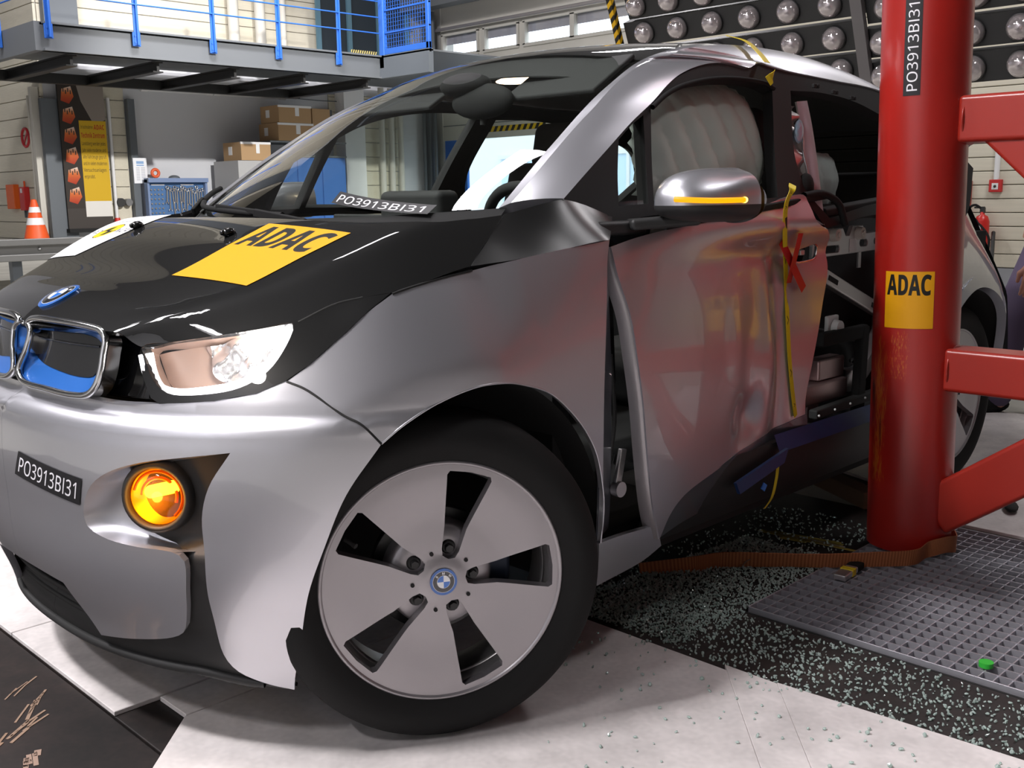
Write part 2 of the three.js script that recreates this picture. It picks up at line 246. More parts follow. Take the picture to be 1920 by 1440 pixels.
// windscreen and roof: an arch whose side edges are the inner edges of the silver frames
const archMid = knots([[-0.06, -0.025, 1.034], [0, 0.04, 1.072], [0.25, 0.38, 1.275], [0.5, 0.68, 1.44], [0.7, 0.96, 1.545], [0.85, 1.25, 1.585], [1, 1.6, 1.59], [1.3, 2.3, 1.53], [1.6, 2.9, 1.4]]);
const archEdge = knots([[-0.06, 0.222, 1.065, 0.672], [0, 0.27, 1.097, 0.665], [0.25, 0.47, 1.235, 0.635], [0.5, 0.74, 1.395, 0.585], [0.7, 0.985, 1.496, 0.545], [0.85, 1.25, 1.55, 0.53], [1, 1.6, 1.56, 0.525], [1.3, 2.3, 1.48, 0.51], [1.6, 2.9, 1.36, 0.5]]);
function arch(u, v) { const m = archMid(v), e = archEdge(v), q = 1 - Math.pow(Math.abs(u), 2.2); return [lerp(e[0], m[0], q), lerp(e[1], m[1], q), e[2] * u]; }
// side glass plane
const glassZ = (x, y) => 0.80 - 0.37 * Math.pow(clamp(y - 1.02, 0, 1), 1.05) - 0.03 * sstep(1.6, 2.6, x);
// outlines of the body panels, in the coordinates of the surface each lies on
const T = {
  wing: [[[0.756,0.939],[0.782,0.947],[0.852,0.963],[0.93,0.975],[1.007,0.99],[1.077,1],[1.168,1.011],[1.281,1.023]],[[1.281,1.023],[1.265,0.982],[1.253,0.894],[1.249,0.725],[1.255,0.524],[1.259,0.342],[1.259,0.317]],[[1.259,0.317],[1.262,0.398],[1.254,0.464],[1.233,0.537],[1.192,0.599],[1.139,0.653],[1.068,0.706],[0.994,0.736],[0.953,0.749],[0.895,0.749],[0.824,0.727],[0.778,0.695],[0.738,0.661]],[[0.738,0.661],[0.701,0.701],[0.654,0.721],[0.602,0.766],[0.566,0.784]],[[0.566,0.784],[0.608,0.815],[0.674,0.873],[0.71,0.906],[0.756,0.939]]],
  wingFlange: [[[1.267,0.991],[1.287,0.987]],[[1.287,0.987],[1.301,0.854],[1.319,0.729],[1.33,0.523],[1.342,0.316]],[[1.342,0.316],[1.258,0.32]],[[1.258,0.32],[1.255,0.524],[1.249,0.725],[1.253,0.894],[1.267,0.991]]],
  sill: [[[1.251,0.318],[1.34,0.317],[1.476,0.308]],[[1.476,0.308],[1.515,0.241]],[[1.515,0.241],[1.451,0.218],[1.277,0.198]],[[1.277,0.198],[1.251,0.318]]],
  bumper: [[[0,0.735],[0.12,0.735],[0.249,0.73],[0.325,0.737],[0.434,0.748],[0.511,0.763],[0.565,0.785]],[[0.565,0.785],[0.602,0.766],[0.654,0.721],[0.701,0.701],[0.738,0.661]],[[0.738,0.661],[0.677,0.562],[0.633,0.44],[0.597,0.314],[0.558,0.138]],[[0.558,0.138],[0.507,0.155],[0.455,0.186],[0.433,0.228],[0.436,0.326],[0.44,0.442],[0.44,0.529],[0.456,0.591],[0.493,0.656]],[[0.493,0.656],[0.413,0.645],[0.332,0.629],[0.271,0.605],[0.231,0.573],[0.207,0.522],[0.21,0.483],[0.246,0.465],[0.307,0.457],[0.384,0.453],[0.402,0.438],[0.396,0.359],[0.382,0.307],[0.366,0.272],[0.339,0.254],[0.255,0.23],[0.154,0.208]],[[0.154,0.208],[0.126,0.274],[0.109,0.326]],[[0.109,0.326],[0.05,0.333],[0,0.335]],[[0,0.335],[0,0.735]]],
  trim: [[[0.514,0.663],[0.461,0.541],[0.459,0.432],[0.458,0.327],[0.463,0.243],[0.501,0.183],[0.561,0.134]],[[0.561,0.134],[0.548,0.128],[0.398,0.152],[0.281,0.156],[0.142,0.151],[0.02,0.142],[0,0.168]],[[0,0.168],[0,0.35]],[[0,0.35],[0.08,0.35],[0.094,0.35],[0.157,0.251],[0.34,0.274],[0.381,0.381],[0.383,0.444],[0.253,0.475],[0.197,0.509],[0.212,0.579],[0.266,0.617],[0.413,0.653],[0.514,0.663]]],
  pocketIn: [[[0.478,0.647],[0.413,0.635],[0.34,0.617],[0.3,0.592],[0.276,0.556],[0.274,0.512],[0.298,0.479],[0.349,0.456],[0.407,0.44],[0.445,0.432]],[[0.445,0.432],[0.445,0.519],[0.478,0.647]]],
  hood: [[[-0.547,-0.04],[-0.547,0.04],[-0.535,0.16],[-0.506,0.35],[-0.482,0.435],[-0.438,0.492],[-0.389,0.547],[-0.33,0.606],[-0.269,0.66]],[[-0.269,0.66],[-0.208,0.693],[-0.162,0.725],[-0.118,0.756]],[[-0.118,0.756],[-0.049,0.785],[0.055,0.801]],[[0.055,0.801],[0.136,0.768],[0.222,0.728]],[[0.222,0.728],[0.135,0.713],[0.044,0.68],[-0.012,0.572],[-0.031,0.437]]],
  door: [[[0.444,1.007],[0.449,0.939],[0.472,0.853],[0.489,0.741],[0.509,0.638],[0.533,0.505],[0.571,0.375],[0.632,0.27]],[[0.632,0.27],[0.665,0.324],[0.729,0.359],[0.948,0.387],[1.102,0.411],[1.303,0.436],[1.417,0.456]],[[1.417,0.456],[1.412,0.513],[1.431,0.606],[1.453,0.698],[1.477,0.789],[1.518,0.912],[1.499,0.979],[1.455,1.012]],[[1.455,1.012],[1.436,1.017],[1.39,1.042],[1.39,1.075],[1.381,1.11],[1.257,1.1],[1.084,1.074],[0.926,1.061],[0.781,1.049],[0.648,1.035],[0.536,1.022],[0.444,1.007]]],
  doorTuck: [[[0.628,0.28],[0.664,0.329],[0.728,0.362],[0.947,0.39],[1.103,0.414],[1.303,0.44],[1.419,0.459]],[[1.419,0.459],[1.429,0.418],[1.377,0.4],[1.299,0.363]],[[1.299,0.363],[1.151,0.294],[0.961,0.261],[0.774,0.26],[0.65,0.248]],[[0.65,0.248],[0.628,0.28]]],
  handleHole: [[[1.376,0.952],[1.415,0.961],[1.447,0.968],[1.466,0.959],[1.472,0.935],[1.454,0.923],[1.394,0.917],[1.373,0.919],[1.374,0.936],[1.376,0.952]]],
  frameOuter: [[[0.369,1.115],[0.468,1.172],[0.576,1.233],[0.688,1.296],[0.803,1.354],[0.886,1.401],[0.953,1.429],[1.057,1.46],[1.16,1.476],[1.309,1.472],[1.376,1.491],[1.54,1.479],[1.802,1.469],[2.169,1.455],[2.55,1.36],[2.8,1.2]],[[2.8,1.2],[2.6,1.02],[2.2,1],[1.873,1.045],[1.499,1.013]],[[1.499,1.013],[1.415,1.09],[1.177,1.076],[0.663,1.07],[0.522,1.057],[0.383,1.059]],[[0.383,1.059],[0.369,1.115]]],
  holeQuarter: [[[0.558,1.096],[0.583,1.166],[0.624,1.253]],[[0.624,1.253],[0.693,1.292],[0.749,1.317]],[[0.749,1.317],[0.709,1.205],[0.673,1.099]],[[0.673,1.099],[0.558,1.096]]],
  holeFront: [[[0.696,1.102],[0.733,1.206],[0.788,1.336]],[[0.788,1.336],[0.86,1.371],[0.943,1.399],[1.064,1.423],[1.2,1.436],[1.351,1.435],[1.41,1.42]],[[1.41,1.42],[1.333,1.259],[1.271,1.107]],[[1.271,1.107],[0.98,1.1],[0.696,1.102]]],
  holeRear: [[[1.514,1.423],[1.705,1.427],[1.917,1.412],[2.099,1.376],[2.4,1.3],[2.5,1.18]],[[2.5,1.18],[2.3,1.06],[1.897,1.082],[1.534,1.041]],[[1.534,1.041],[1.447,1.121],[1.427,1.214],[1.514,1.423]]],
  cantOuter: [[[0.369,1.115],[0.468,1.172],[0.576,1.233],[0.688,1.296],[0.803,1.354],[0.886,1.401],[0.954,1.432],[1.059,1.463],[1.162,1.479],[1.25,1.48],[1.311,1.475],[1.345,1.486],[1.379,1.496],[1.425,1.49],[1.541,1.481],[1.804,1.472],[2.171,1.457],[2.5,1.38]]],
  lampOpen: [[-0.47,0.838,0.425],[-0.426,0.849,0.478],[-0.38,0.859,0.532],[-0.325,0.873,0.597],[-0.276,0.888,0.652],[-0.277,0.879,0.657],[-0.299,0.836,0.656],[-0.328,0.797,0.644],[-0.369,0.767,0.61],[-0.419,0.754,0.551],[-0.459,0.756,0.496],[-0.47,0.769,0.472],[-0.475,0.792,0.45]],
  lampGuide: [[-0.473,0.831,0.427],[-0.479,0.799,0.44],[-0.478,0.773,0.458],[-0.47,0.76,0.478],[-0.45,0.754,0.509],[-0.42,0.757,0.548],[-0.385,0.765,0.589],[-0.353,0.781,0.622],[-0.328,0.804,0.64],[-0.301,0.84,0.651],[-0.28,0.883,0.651]],
  lampCore: [[-0.393,0.849,0.522],[-0.352,0.866,0.564],[-0.283,0.886,0.645],[-0.297,0.855,0.646],[-0.33,0.806,0.636],[-0.374,0.782,0.592],[-0.401,0.79,0.55]],
  kidOut: [[[0.006,0.862],[0.015,0.872],[0.09,0.876],[0.177,0.871],[0.201,0.865],[0.212,0.848],[0.212,0.827],[0.212,0.786],[0.204,0.755],[0.189,0.74],[0.156,0.735],[0.085,0.737],[0.015,0.742],[0.002,0.759],[0.013,0.809],[0.016,0.849]]],
  kidIn: [[[0.001,0.844],[0.03,0.855],[0.098,0.859],[0.174,0.851],[0.189,0.841],[0.191,0.826],[0.19,0.799],[0.178,0.777],[0.149,0.772],[0.091,0.776],[0.035,0.787],[0.012,0.803],[0.002,0.824]]],
  tapeTop: [[1.263,1.142,0.822],[1.238,1.125,0.834],[1.225,1.093,0.828],[1.241,1.049,0.815]],
  nozzles: [[-0.129,1.043,0.176],[-0.096,1.052,-0.358]],
  ncap: [[-0.013,1.083,-0.314],[-0.25,0.983,-0.419]],
  fog: [0.35,0.557],
  pillarL: [[1.553,1.393,0.669],[1.531,1.311,0.699],[1.491,1.168,0.75],[1.469,1.027,0.798]],
  pillarR: [[1.621,1.399,0.666],[1.603,1.314,0.698],[1.561,1.168,0.75],[1.514,1.019,0.8]],
  cowl: [[0.061,0.984,0.796],[0.157,0.991,0.817],[0.227,1,0.828],[0.318,1.011,0.841],[0.431,1.023,0.853],[0.522,1.057,0.788],[0.525,1.073,0.783],[0.444,1.099,0.774],[0.368,1.114,0.769],[0.224,1.084,0.726],[0.136,1.033,0.768]],
  archSticker: [[0.329,0.084],[0.801,0.024],[0.8,-0.009],[0.355,0.049]],
  adacHood: [[[-0.067,0.251],[-0.074,0.575],[-0.297,0.525],[-0.314,0.248]]],
  bumperSticker: [[[0.047,0.605],[0.211,0.581],[0.2,0.524],[0.03,0.55]]],
  doorTape: [[[1.309,1.134],[1.259,1.018],[1.335,0.954],[1.319,0.878],[1.313,0.754],[1.321,0.628],[1.349,0.512],[1.367,0.46]]],
  redX: [[[1.264,0.985],[1.379,0.84]],[[1.325,1.005],[1.317,0.862]]],
  lampEdge: [[-0.482,0.846,0.435],[-0.438,0.856,0.492],[-0.389,0.866,0.547],[-0.33,0.878,0.606],[-0.269,0.89,0.66],[-0.208,0.92,0.693],[-0.162,0.933,0.725],[-0.118,0.94,0.757],[-0.172,0.906,0.749],[-0.212,0.872,0.738],[-0.28,0.815,0.71],[-0.319,0.785,0.685],[-0.363,0.762,0.647],[-0.417,0.747,0.583],[-0.475,0.737,0.481],[-0.481,0.747,0.458],[-0.482,0.788,0.432],[-0.478,0.822,0.415]],
  pts: [[-0.459,0.917,0],[-0.517,0.557,0.499],[-0.359,0.953,-0.078],[-0.127,1.044,0.172],[-0.089,1.055,-0.373],[-0.519,0.862,-0.016],[-0.507,0.876,0.16],[-0.49,0.866,0.313],[-0.499,0.827,0.332],[-0.52,0.755,0.324],[-0.539,0.735,0.26],[-0.551,0.737,0.156],[-0.548,0.764,-0.008],[-0.533,0.82,-0.031]]
};
// =====================================================================  the hall
const XW = 11, ZW = -12;
LAMPS.forEach(([x, y, z, w, d, k, aim], i) => {
  const dir = V(...aim).sub(V(x, y, z)).normalize();
  const t = thing('hall_lamp', ['long white hall lamp over the car', 'bright white floodlight under the ceiling ahead of the car', 'long white hall lamp beyond the nose of the car', 'long white hall lamp over the grating', 'long white hall lamp before the white wall', 'long white hall lamp before the rolling gate', 'long white hall lamp before the extinguisher wall', 'long white hall lamp over the hall floor ahead', 'added white lamp brightening the unseen front wall', 'long white hall lamp before the wall end with the cone'][i], 'lamp', [x, y, z]);
  const q = new THREE.Quaternion().setFromUnitVectors(V(0, 0, 1), dir);
  const put = (g) => g.applyQuaternion(q).translate(x, y, z);
  obj('housing', put(new RoundedBoxGeometry(w + 0.06, d + 0.06, 0.08, 2, 0.01).translate(0, 0, -0.05)), M.steelGrey, t);
  obj('lamp_panel', put(new THREE.PlaneGeometry(w, d)), glow([1, 0.97, 1], 6), t);
  obj('hanger', rod([x, y + 0.03, z], [x, 7.0, z], 0.01), M.steelGrey, t);
  const L = new THREE.RectAreaLight(new THREE.Color(1, 0.965, 0.985), k, w, d); L.position.copy(V(x, y, z).addScaledVector(dir, 0.012)); L.lookAt(L.position.clone().add(dir)); L.name = 'hall_lamp_light'; scene.add(L);
});
SPOTS.forEach(([x, y, z, k, a, aim]) => {
  const dir = V(...aim).sub(V(x, y, z)).normalize(), q = new THREE.Quaternion().setFromUnitVectors(V(0, 1, 0), dir), put = (g) => g.applyQuaternion(q).translate(x, y, z), t = thing('spotlight', 'round spotlight under the ceiling aimed at the white wall', 'spotlight', [x, y, z]);
  obj('housing', put(new THREE.LatheGeometry([[0, -0.2], [0.06, -0.2], [0.1, -0.05], [0.105, 0.0], [0.1, 0.0]].map(([r, v]) => new THREE.Vector2(r, v)), 24)), M.steelGrey, t); obj('lamp_glass', put(new THREE.CircleGeometry(0.1, 24).rotateX(-Math.PI / 2).translate(0, -0.01, 0)), glow([1, 0.97, 0.95], 6), t); obj('hanger', rod([x, y, z], [x, 7, z], 0.012), M.steelGrey, t);
  const L = new THREE.SpotLight(new THREE.Color(1, 0.97, 0.94), k, 0, a, 0.25); L.position.set(x, y, z).addScaledVector(dir, 0.03); L.target.position.set(...aim); L.castShadow = true; L.shadow.radius = 5; L.name = 'spotlight_beam'; scene.add(L, L.target);
});
// --- floor ---
struct('floor', [box(-9, 0.97, -0.3, -0.03, -14, 9), box(2.06, XW + 0.3, -0.3, -0.03, -14, 9), box(0.97, 2.06, -0.3, -0.03, -14, 0.88), box(0.97, 2.06, -0.3, -0.03, 2.7, 9), box(0.97, 2.06, -0.62, -0.6, 0.88, 2.7)], M.floor);
const uvXZ = (g, k) => { const p = g.attributes.position, u = g.attributes.uv; for (let i = 0; i < p.count; i++) u.setXY(i, p.getX(i) * k, p.getZ(i) * k); return g; };
{ // dark boards: under the car, ahead of it and beside the grating
  const pieces = [[-3.2, -1.02, -3, 1.9], [-1.01, -0.505, -3, 1.9], [-0.5, 0.965, -3, 1.9], [0.5, 0.965, 1.905, 3.4], [0.97, 2.08, -2.4, 0.875]];
  pieces.forEach(([a, b, c, d]) => { const m = obj('floor_board', uvXZ(rbox(a, b, -0.03, -0.012, c, d, 0.003, 1), 0.8), M.darkFloor); m.userData.kind = 'structure'; });
  obj('pit_lining', [box(0.965, 0.972, -0.6, -0.012, 0.88, 2.7), box(2.055, 2.062, -0.6, -0.012, 0.88, 2.7), box(0.97, 2.06, -0.6, -0.012, 0.875, 0.882)], M.matt).userData.kind = 'structure';
}
const plateThing = (poly, label, y0 = -0.012, y1 = 0) => { const c = poly.reduce((a, p) => [a[0] + p[0] / poly.length, a[1] + p[1] / poly.length], [0, 0]); return tagged(obj('floor_plate', uvXZ(prismY(poly, y0, y1, 0.0015), 0.9), M.plate), label, 'floor plate'); };
plateThing([[-0.5, -0.425], [-0.5, 0.195], [0.3, 0.195], [0.3, -0.425]], 'white board under the nose, its corner pointing at the dark floor');
plateThing([[-0.5, -2.2], [-0.5, -0.43], [0.3, -0.43], [0.3, -2.2]], 'white board reaching under the far front wheel');
plateThing([[-0.395, 0.203], [-0.395, 0.325], [0.3, 0.325], [0.3, 0.203]], 'narrow white board between the nose board and the wheel board');
{ const s1 = (x) => 1.071 + (0.61 - x) * 0.915, s2 = (x) => 1.191 + (0.636 - x) * 0.883;
  plateThing([[-0.4, 0.329], [-1.1, 1.03], [-1.1, s1(-1.1) - 0.3], [-0.8, s1(-0.8)], [0.612, s1(0.612)], [0.612, 0.62], [0.45, 0.329]], 'large white board carrying the steered front wheel');
  plateThing([[0.616, s1(0.616)], [-0.7, s1(-0.7) + 0.004], [-0.6, s2(-0.6)], [0.634, s2(0.634)], [0.634, s1(0.634)]], 'slim white board between two slanting joints, glass crumbs on it');
  plateThing([[0.638, s2(0.638)], [-0.5, s2(-0.5) + 0.004], [-0.5, 3.3], [0.68, 3.3], [0.68, 1.72]], 'white board at the corner by the dark strip, lit brightly'); }
plateThing([[2.09, 1.85], [2.09, 1.0], [2.4, 0.56], [2.5, 0.3], [2.6, -1.1], [4.05, -1.1], [4.05, 1.85]], 'white board under the rear wheel behind the grating');
tagged(obj('timber_block', rbox(-0.17, 0.17, -0.012, 0.05, -0.035, 0.035, 0.004).rotateY(1.05).translate(2.17, 0, 0.56), std([0.16, 0.09, 0.05], 0.85)), 'brown timber batten on the dark floor under the car', 'timber');
{ // scratches in the dark floor
  const sc = (x, z, l, w, a, c, n = 9) => { const g = []; for (let i = 0; i < n; i++) { const t = rr(-0.5, 0.5), s = rr(0.15, 0.6) * l; g.push(box(-s / 2, s / 2, -0.0006, 0.0006, -w / 2 * rr(0.1, 0.5), w / 2 * rr(0.1, 0.5)).rotateY(rr(-0.12, 0.12)).translate(t * l * 0.7, 0, rr(-0.5, 0.5) * w)); } const m = obj('floor_scratch', merge(g).rotateY(a).translate(x, -0.0112, z), std(c, 0.8)); m.userData.kind = 'structure'; return m; };
  sc(1.62, 0.70, 0.34, 0.05, -1.42, [0.42, 0.33, 0.06], 16); sc(1.62, 0.72, 0.2, 0.03, -1.42, [0.5, 0.42, 0.3], 8);
  sc(-0.62, 0.02, 0.16, 0.02, 0.9, [0.3, 0.2, 0.14], 6); sc(-0.66, 0.10, 0.14, 0.02, 0.6, [0.3, 0.2, 0.14], 8); sc(-0.70, 0.24, 0.1, 0.03, 1.2, [0.32, 0.22, 0.17], 8); sc(-0.60, -0.10, 0.12, 0.012, 0.7, [0.3, 0.2, 0.14], 4); sc(-0.75, 0.16, 0.14, 0.02, 0.8, [0.28, 0.18, 0.12], 6);
}
// --- grating over the pit, every bar a part ---
{
  const g = thing('floor_grating', 'galvanised steel grating beside the dark floor, the red column standing on it', 'grating', [1.5, 0, 1.7]);
  const x0 = 0.985, x1 = 2.045, z0 = 0.895, z1 = 2.42, gm = std([0.5, 0.49, 0.53], 0.45, 0.6);
  const bz = box(x0, x1, -0.034, -0.004, -0.0016, 0.0016), bx = box(-0.0016, 0.0016, -0.034, -0.001, z0, z1);
  for (let z = z0 + 0.034; z < z1 - 0.01; z += 0.0342) { const m = obj('bearing_bar', bz, gm, g); m.position.z += z; }
  for (let x = x0 + 0.04; x < x1 - 0.01; x += 0.0425) { const m = obj('cross_bar', bx, gm, g); m.position.x += x; }
  obj('rim_bar', rbox(x0 - 0.004, x0, -0.036, 0, z0, z1, 0.001, 1), gm, g); obj('rim_bar', rbox(x1, x1 + 0.004, -0.036, 0, z0, z1, 0.001, 1), gm, g); obj('rim_bar', rbox(x0, x1, -0.036, 0, z0 - 0.004, z0, 0.001, 1), gm, g); obj('rim_bar', rbox(x0, x1, -0.036, 0, z1, z1 + 0.004, 0.001, 1), gm, g);
}
// --- red column with its welded arms ---
{
  const px = 1.77, pz = 0.985, R = 0.127, col = thing('crash_column', 'red steel tube column with welded arms, scuffed yellow where the car struck', 'column', [px, 0, pz]);
  const tex = (() => { const N = 1024, d = new Uint8Array(N * N * 4), base = [166, 30, 22]; // u round the tube, v up
    const g = []; for (let k = 0; k < 5; k++) { const s = 8 << k, a = new Float32Array(s * s); for (let i = 0; i < s * s; i++) a[i] = rnd(); g.push([s, a]); }
    const nz = (x, y, k) => { const [s, a] = g[k], fx = x * s, fy = y * s, ix = Math.floor(fx), iy = Math.floor(fy), p = fx - ix, q = fy - iy, G = (i, j) => a[((j % s + s) % s) * s + ((i % s + s) % s)]; return G(ix, iy) * (1 - p) * (1 - q) + G(ix + 1, iy) * p * (1 - q) + G(ix, iy + 1) * (1 - p) * q + G(ix + 1, iy + 1) * p * q; };
    for (let j = 0; j < N; j++) for (let i = 0; i < N; i++) { const u = i / N, v = j / N, h = v * 2.6; let c = [...base]; const m = 0.94 + 0.1 * nz(u, v, 1); c = c.map((k) => k * m);
      // scuffs: rubbed paint and yellow primer on the side turned to the car and the nose
      const zone = Math.exp(-(((u - UZ) / 0.055) ** 2)) * sstep(0.1, 0.25, h) * (1 - sstep(0.55, 0.85, h)), q = nz(u * 3, v * 1.4, 4) * 0.6 + nz(u * 2, v, 3) * 0.4;
      if (zone * q > 0.37) { const k = Math.min(1, (zone * q - 0.37) * 7); c = c.map((w, n) => w + ([190, 112, 30][n] - w) * k * 0.7); }
      const zone2 = Math.exp(-(((u - UZ + 0.02) / 0.06) ** 2)) * Math.exp(-(((h - 0.42) / 0.16) ** 2)), q2 = nz(u * 1.5, v * 0.8, 2); if (zone2 * q2 > 0.36) c = c.map((w, n) => w + ([52, 26, 26][n] - w) * Math.min(0.8, (zone2 * q2 - 0.36) * 5));
      const z3 = Math.exp(-(((u - UZ - 0.085) / 0.065) ** 2)) * sstep(0.5, 0.56, h) * (1 - sstep(0.66, 0.76, h)), q3 = nz(u * 5, v * 2.4, 4); if (z3 * q3 > 0.55) c = c.map((w, n) => w + ([196, 110, 36][n] - w) * Math.min(0.8, (z3 * q3 - 0.55) * 8));
      for (let k = 0; k < 3; k++) d[(j * N + i) * 4 + k] = Math.min(255, c[k]); d[(j * N + i) * 4 + 3] = 255; }
    const t = new THREE.DataTexture(d, N, N); t.wrapS = THREE.RepeatWrapping; t.magFilter = THREE.LinearFilter; t.colorSpace = THREE.SRGBColorSpace; t.needsUpdate = true; return t; });
  // angle seen from the camera: u of CylinderGeometry runs from +z towards +x
  const uOf = (x, z) => ((Math.atan2(x, z) / (2 * Math.PI)) + 1) % 1; const UZ = uOf(-0.88, -0.47);
  const lean = (geo) => geo.translate(-px, 0, -pz).rotateX(-0.013).rotateZ(0.013).translate(px, 0, pz);
  const redTex = phys(1, 0.34, 0, { map: tex(), clearcoat: 0.5, clearcoatRoughness: 0.25 });
  obj('tube', lean(merge([new THREE.CylinderGeometry(R, R, 2.6, 96, 1, false).translate(px, 1.312, pz)])), redTex, col, 'red tube with yellow scuffs');
  const arm = (y0, y1, z1 = 2.6) => rbox(px - 0.062, px + 0.062, y0, y1, pz + 0.10, z1, 0.014, 4);
  obj('arm', arm(0.522, 0.652), M.red, col); obj('arm', arm(1.255, 1.388), M.red, col);
  obj('weld', [new THREE.TorusGeometry(0.066, 0.006, 8, 40).scale(1, 1, 0.6).translate(px, 0.587, pz + 0.118), new THREE.TorusGeometry(0.066, 0.006, 8, 40).scale(1, 1, 0.6).translate(px, 1.32, pz + 0.118)], M.red, col);
  obj('brace', bar([px, 0.135, pz + 0.09], [px, 1.05, pz + 1.35], 0.15, 0.11, [0, 1, 0], 0.014), M.red, col); obj('brace', bar([px, 1.30, pz + 0.20], [px, 0.6, pz + 0.95], 0.10, 0.10, [0, 1, 0], 0.012), M.red, col);
  obj('rear_post', [rbox(px - 0.09, px + 0.09, 0, 2.6, 2.6, 2.78, 0.014, 3), rbox(px - 0.25, px + 0.25, 0, 0.02, 2.5, 2.9, 0.006)], M.red, col);
  const around = (a0, a1, y0, y1, r) => grid((s, t) => { const a = lerp(a0, a1, s); return [px + r * Math.sin(a), lerp(y0, y1, t), pz + r * Math.cos(a)]; }, 24, 6);
  const cam = Math.atan2(-1.3817 - px, 2.3647 - pz); // angle of the side facing the camera
  obj('sticker', lean(around(cam - 0.77, cam + 0.38, 0.715, 0.885, R + 0.001)), std(1, 0.45, 0, { map: adacTex }), col, 'yellow club sticker on the column');
  const vt = codeTex.clone(); vt.rotation = Math.PI / 2; vt.center.set(0.5, 0.5); vt.needsUpdate = true;
  obj('sticker', lean(around(cam - 0.47, cam - 0.09, 1.392, 1.665, R + 0.001)), std(1, 0.5, 0, { map: vt }), col, 'black upright label with a white test number');
}
// brown lashing strap slung round the foot of the column
{ const a = []; for (const p of [[1.0, -0.005, 0.50], [1.126, 0.012, 0.612], [1.195, 0.018, 0.655], [1.30, 0.02, 0.775], [1.40, 0.022, 0.90], [1.50, 0.024, 1.0], [1.60, 0.026, 1.085]]) a.push(p); for (let i = 0; i <= 10; i++) { const t = lerp(-0.75, 1.9, i / 10); a.push([1.77 + 0.142 * Math.sin(t), 0.03 + 0.01 * Math.sin(i), 0.985 + 0.142 * Math.cos(t)]); }
  const st = canvasTex(256, 64, (x, w, h) => { x.fillStyle = '#a8623c'; x.fillRect(0, 0, w, h); for (let i = 0; i < w; i += 4) { x.fillStyle = i % 8 ? '#b8744a' : '#8a4e2e'; x.fillRect(i, 0, 2, h); } }); st.wrapS = THREE.RepeatWrapping; st.repeat.set(8, 1);
  tagged(obj('lashing_strap', ribbon(a, 0.052, [[0.25, 1, 0], [-0.3, 1, 0.3], [0, 1, 0.1], [0.1, 1, 0], [0, 1, 0], [0, 1, 0]], 0.003, 160), std(1, 0.8, 0, { map: st })), 'brown woven lashing strap round the foot of the red column', 'strap'); }
// small things on the ground
{ const t = thing('metal_tag', 'grey metal offcut with a yellow tape band at the edge of the grating', 'metal piece', [1.37, 0.005, 0.97]); const o = (g) => g.rotateY(0.1).translate(1.385, 0, 0.975); obj('body', o(rbox(-0.06, 0.05, 0.0, 0.018, -0.019, 0.019, 0.004)), M.alu, t); obj('tape_band', o(rbox(-0.005, 0.02, -0.001, 0.020, -0.0205, 0.0205, 0.002)), M.yellowTape, t); obj('rubber_end', o(rbox(0.035, 0.085, -0.001, 0.019, -0.02, 0.02, 0.004)), M.rubber, t); }
tagged(obj('green_disc', new THREE.CylinderGeometry(0.0165, 0.0165, 0.012, 32).translate(1.055, 0.004, 1.505), std([0.04, 0.5, 0.05], 0.45)), 'small bright green disc lying on the grating', 'disc');
tagged(obj('metal_clip', ribbon([[1.24, 0.0, 0.70], [1.25, 0.018, 0.712], [1.275, 0.02, 0.722], [1.30, 0.004, 0.73]], 0.018, [[0.5, 0, -1], [0.5, 0, -1]], 0.002, 20), M.chrome), 'small bright metal clip among the glass crumbs by the strap', 'clip');
tagged(obj('plastic_scrap', new THREE.IcosahedronGeometry(0.05, 1).scale(1.3, 0.25, 0.5).rotateY(0.4).translate(2.36, 0.015, 1.09), M.matt), 'flat black plastic scrap on the white board by the rear wheel', 'scrap');
tagged(obj('plastic_scrap', new THREE.IcosahedronGeometry(0.07, 1).scale(1.2, 0.45, 0.5).rotateY(0.9).translate(3.35, 0.02, 0.40), M.matt), 'upright black plastic scrap behind the rear wheel', 'scrap');
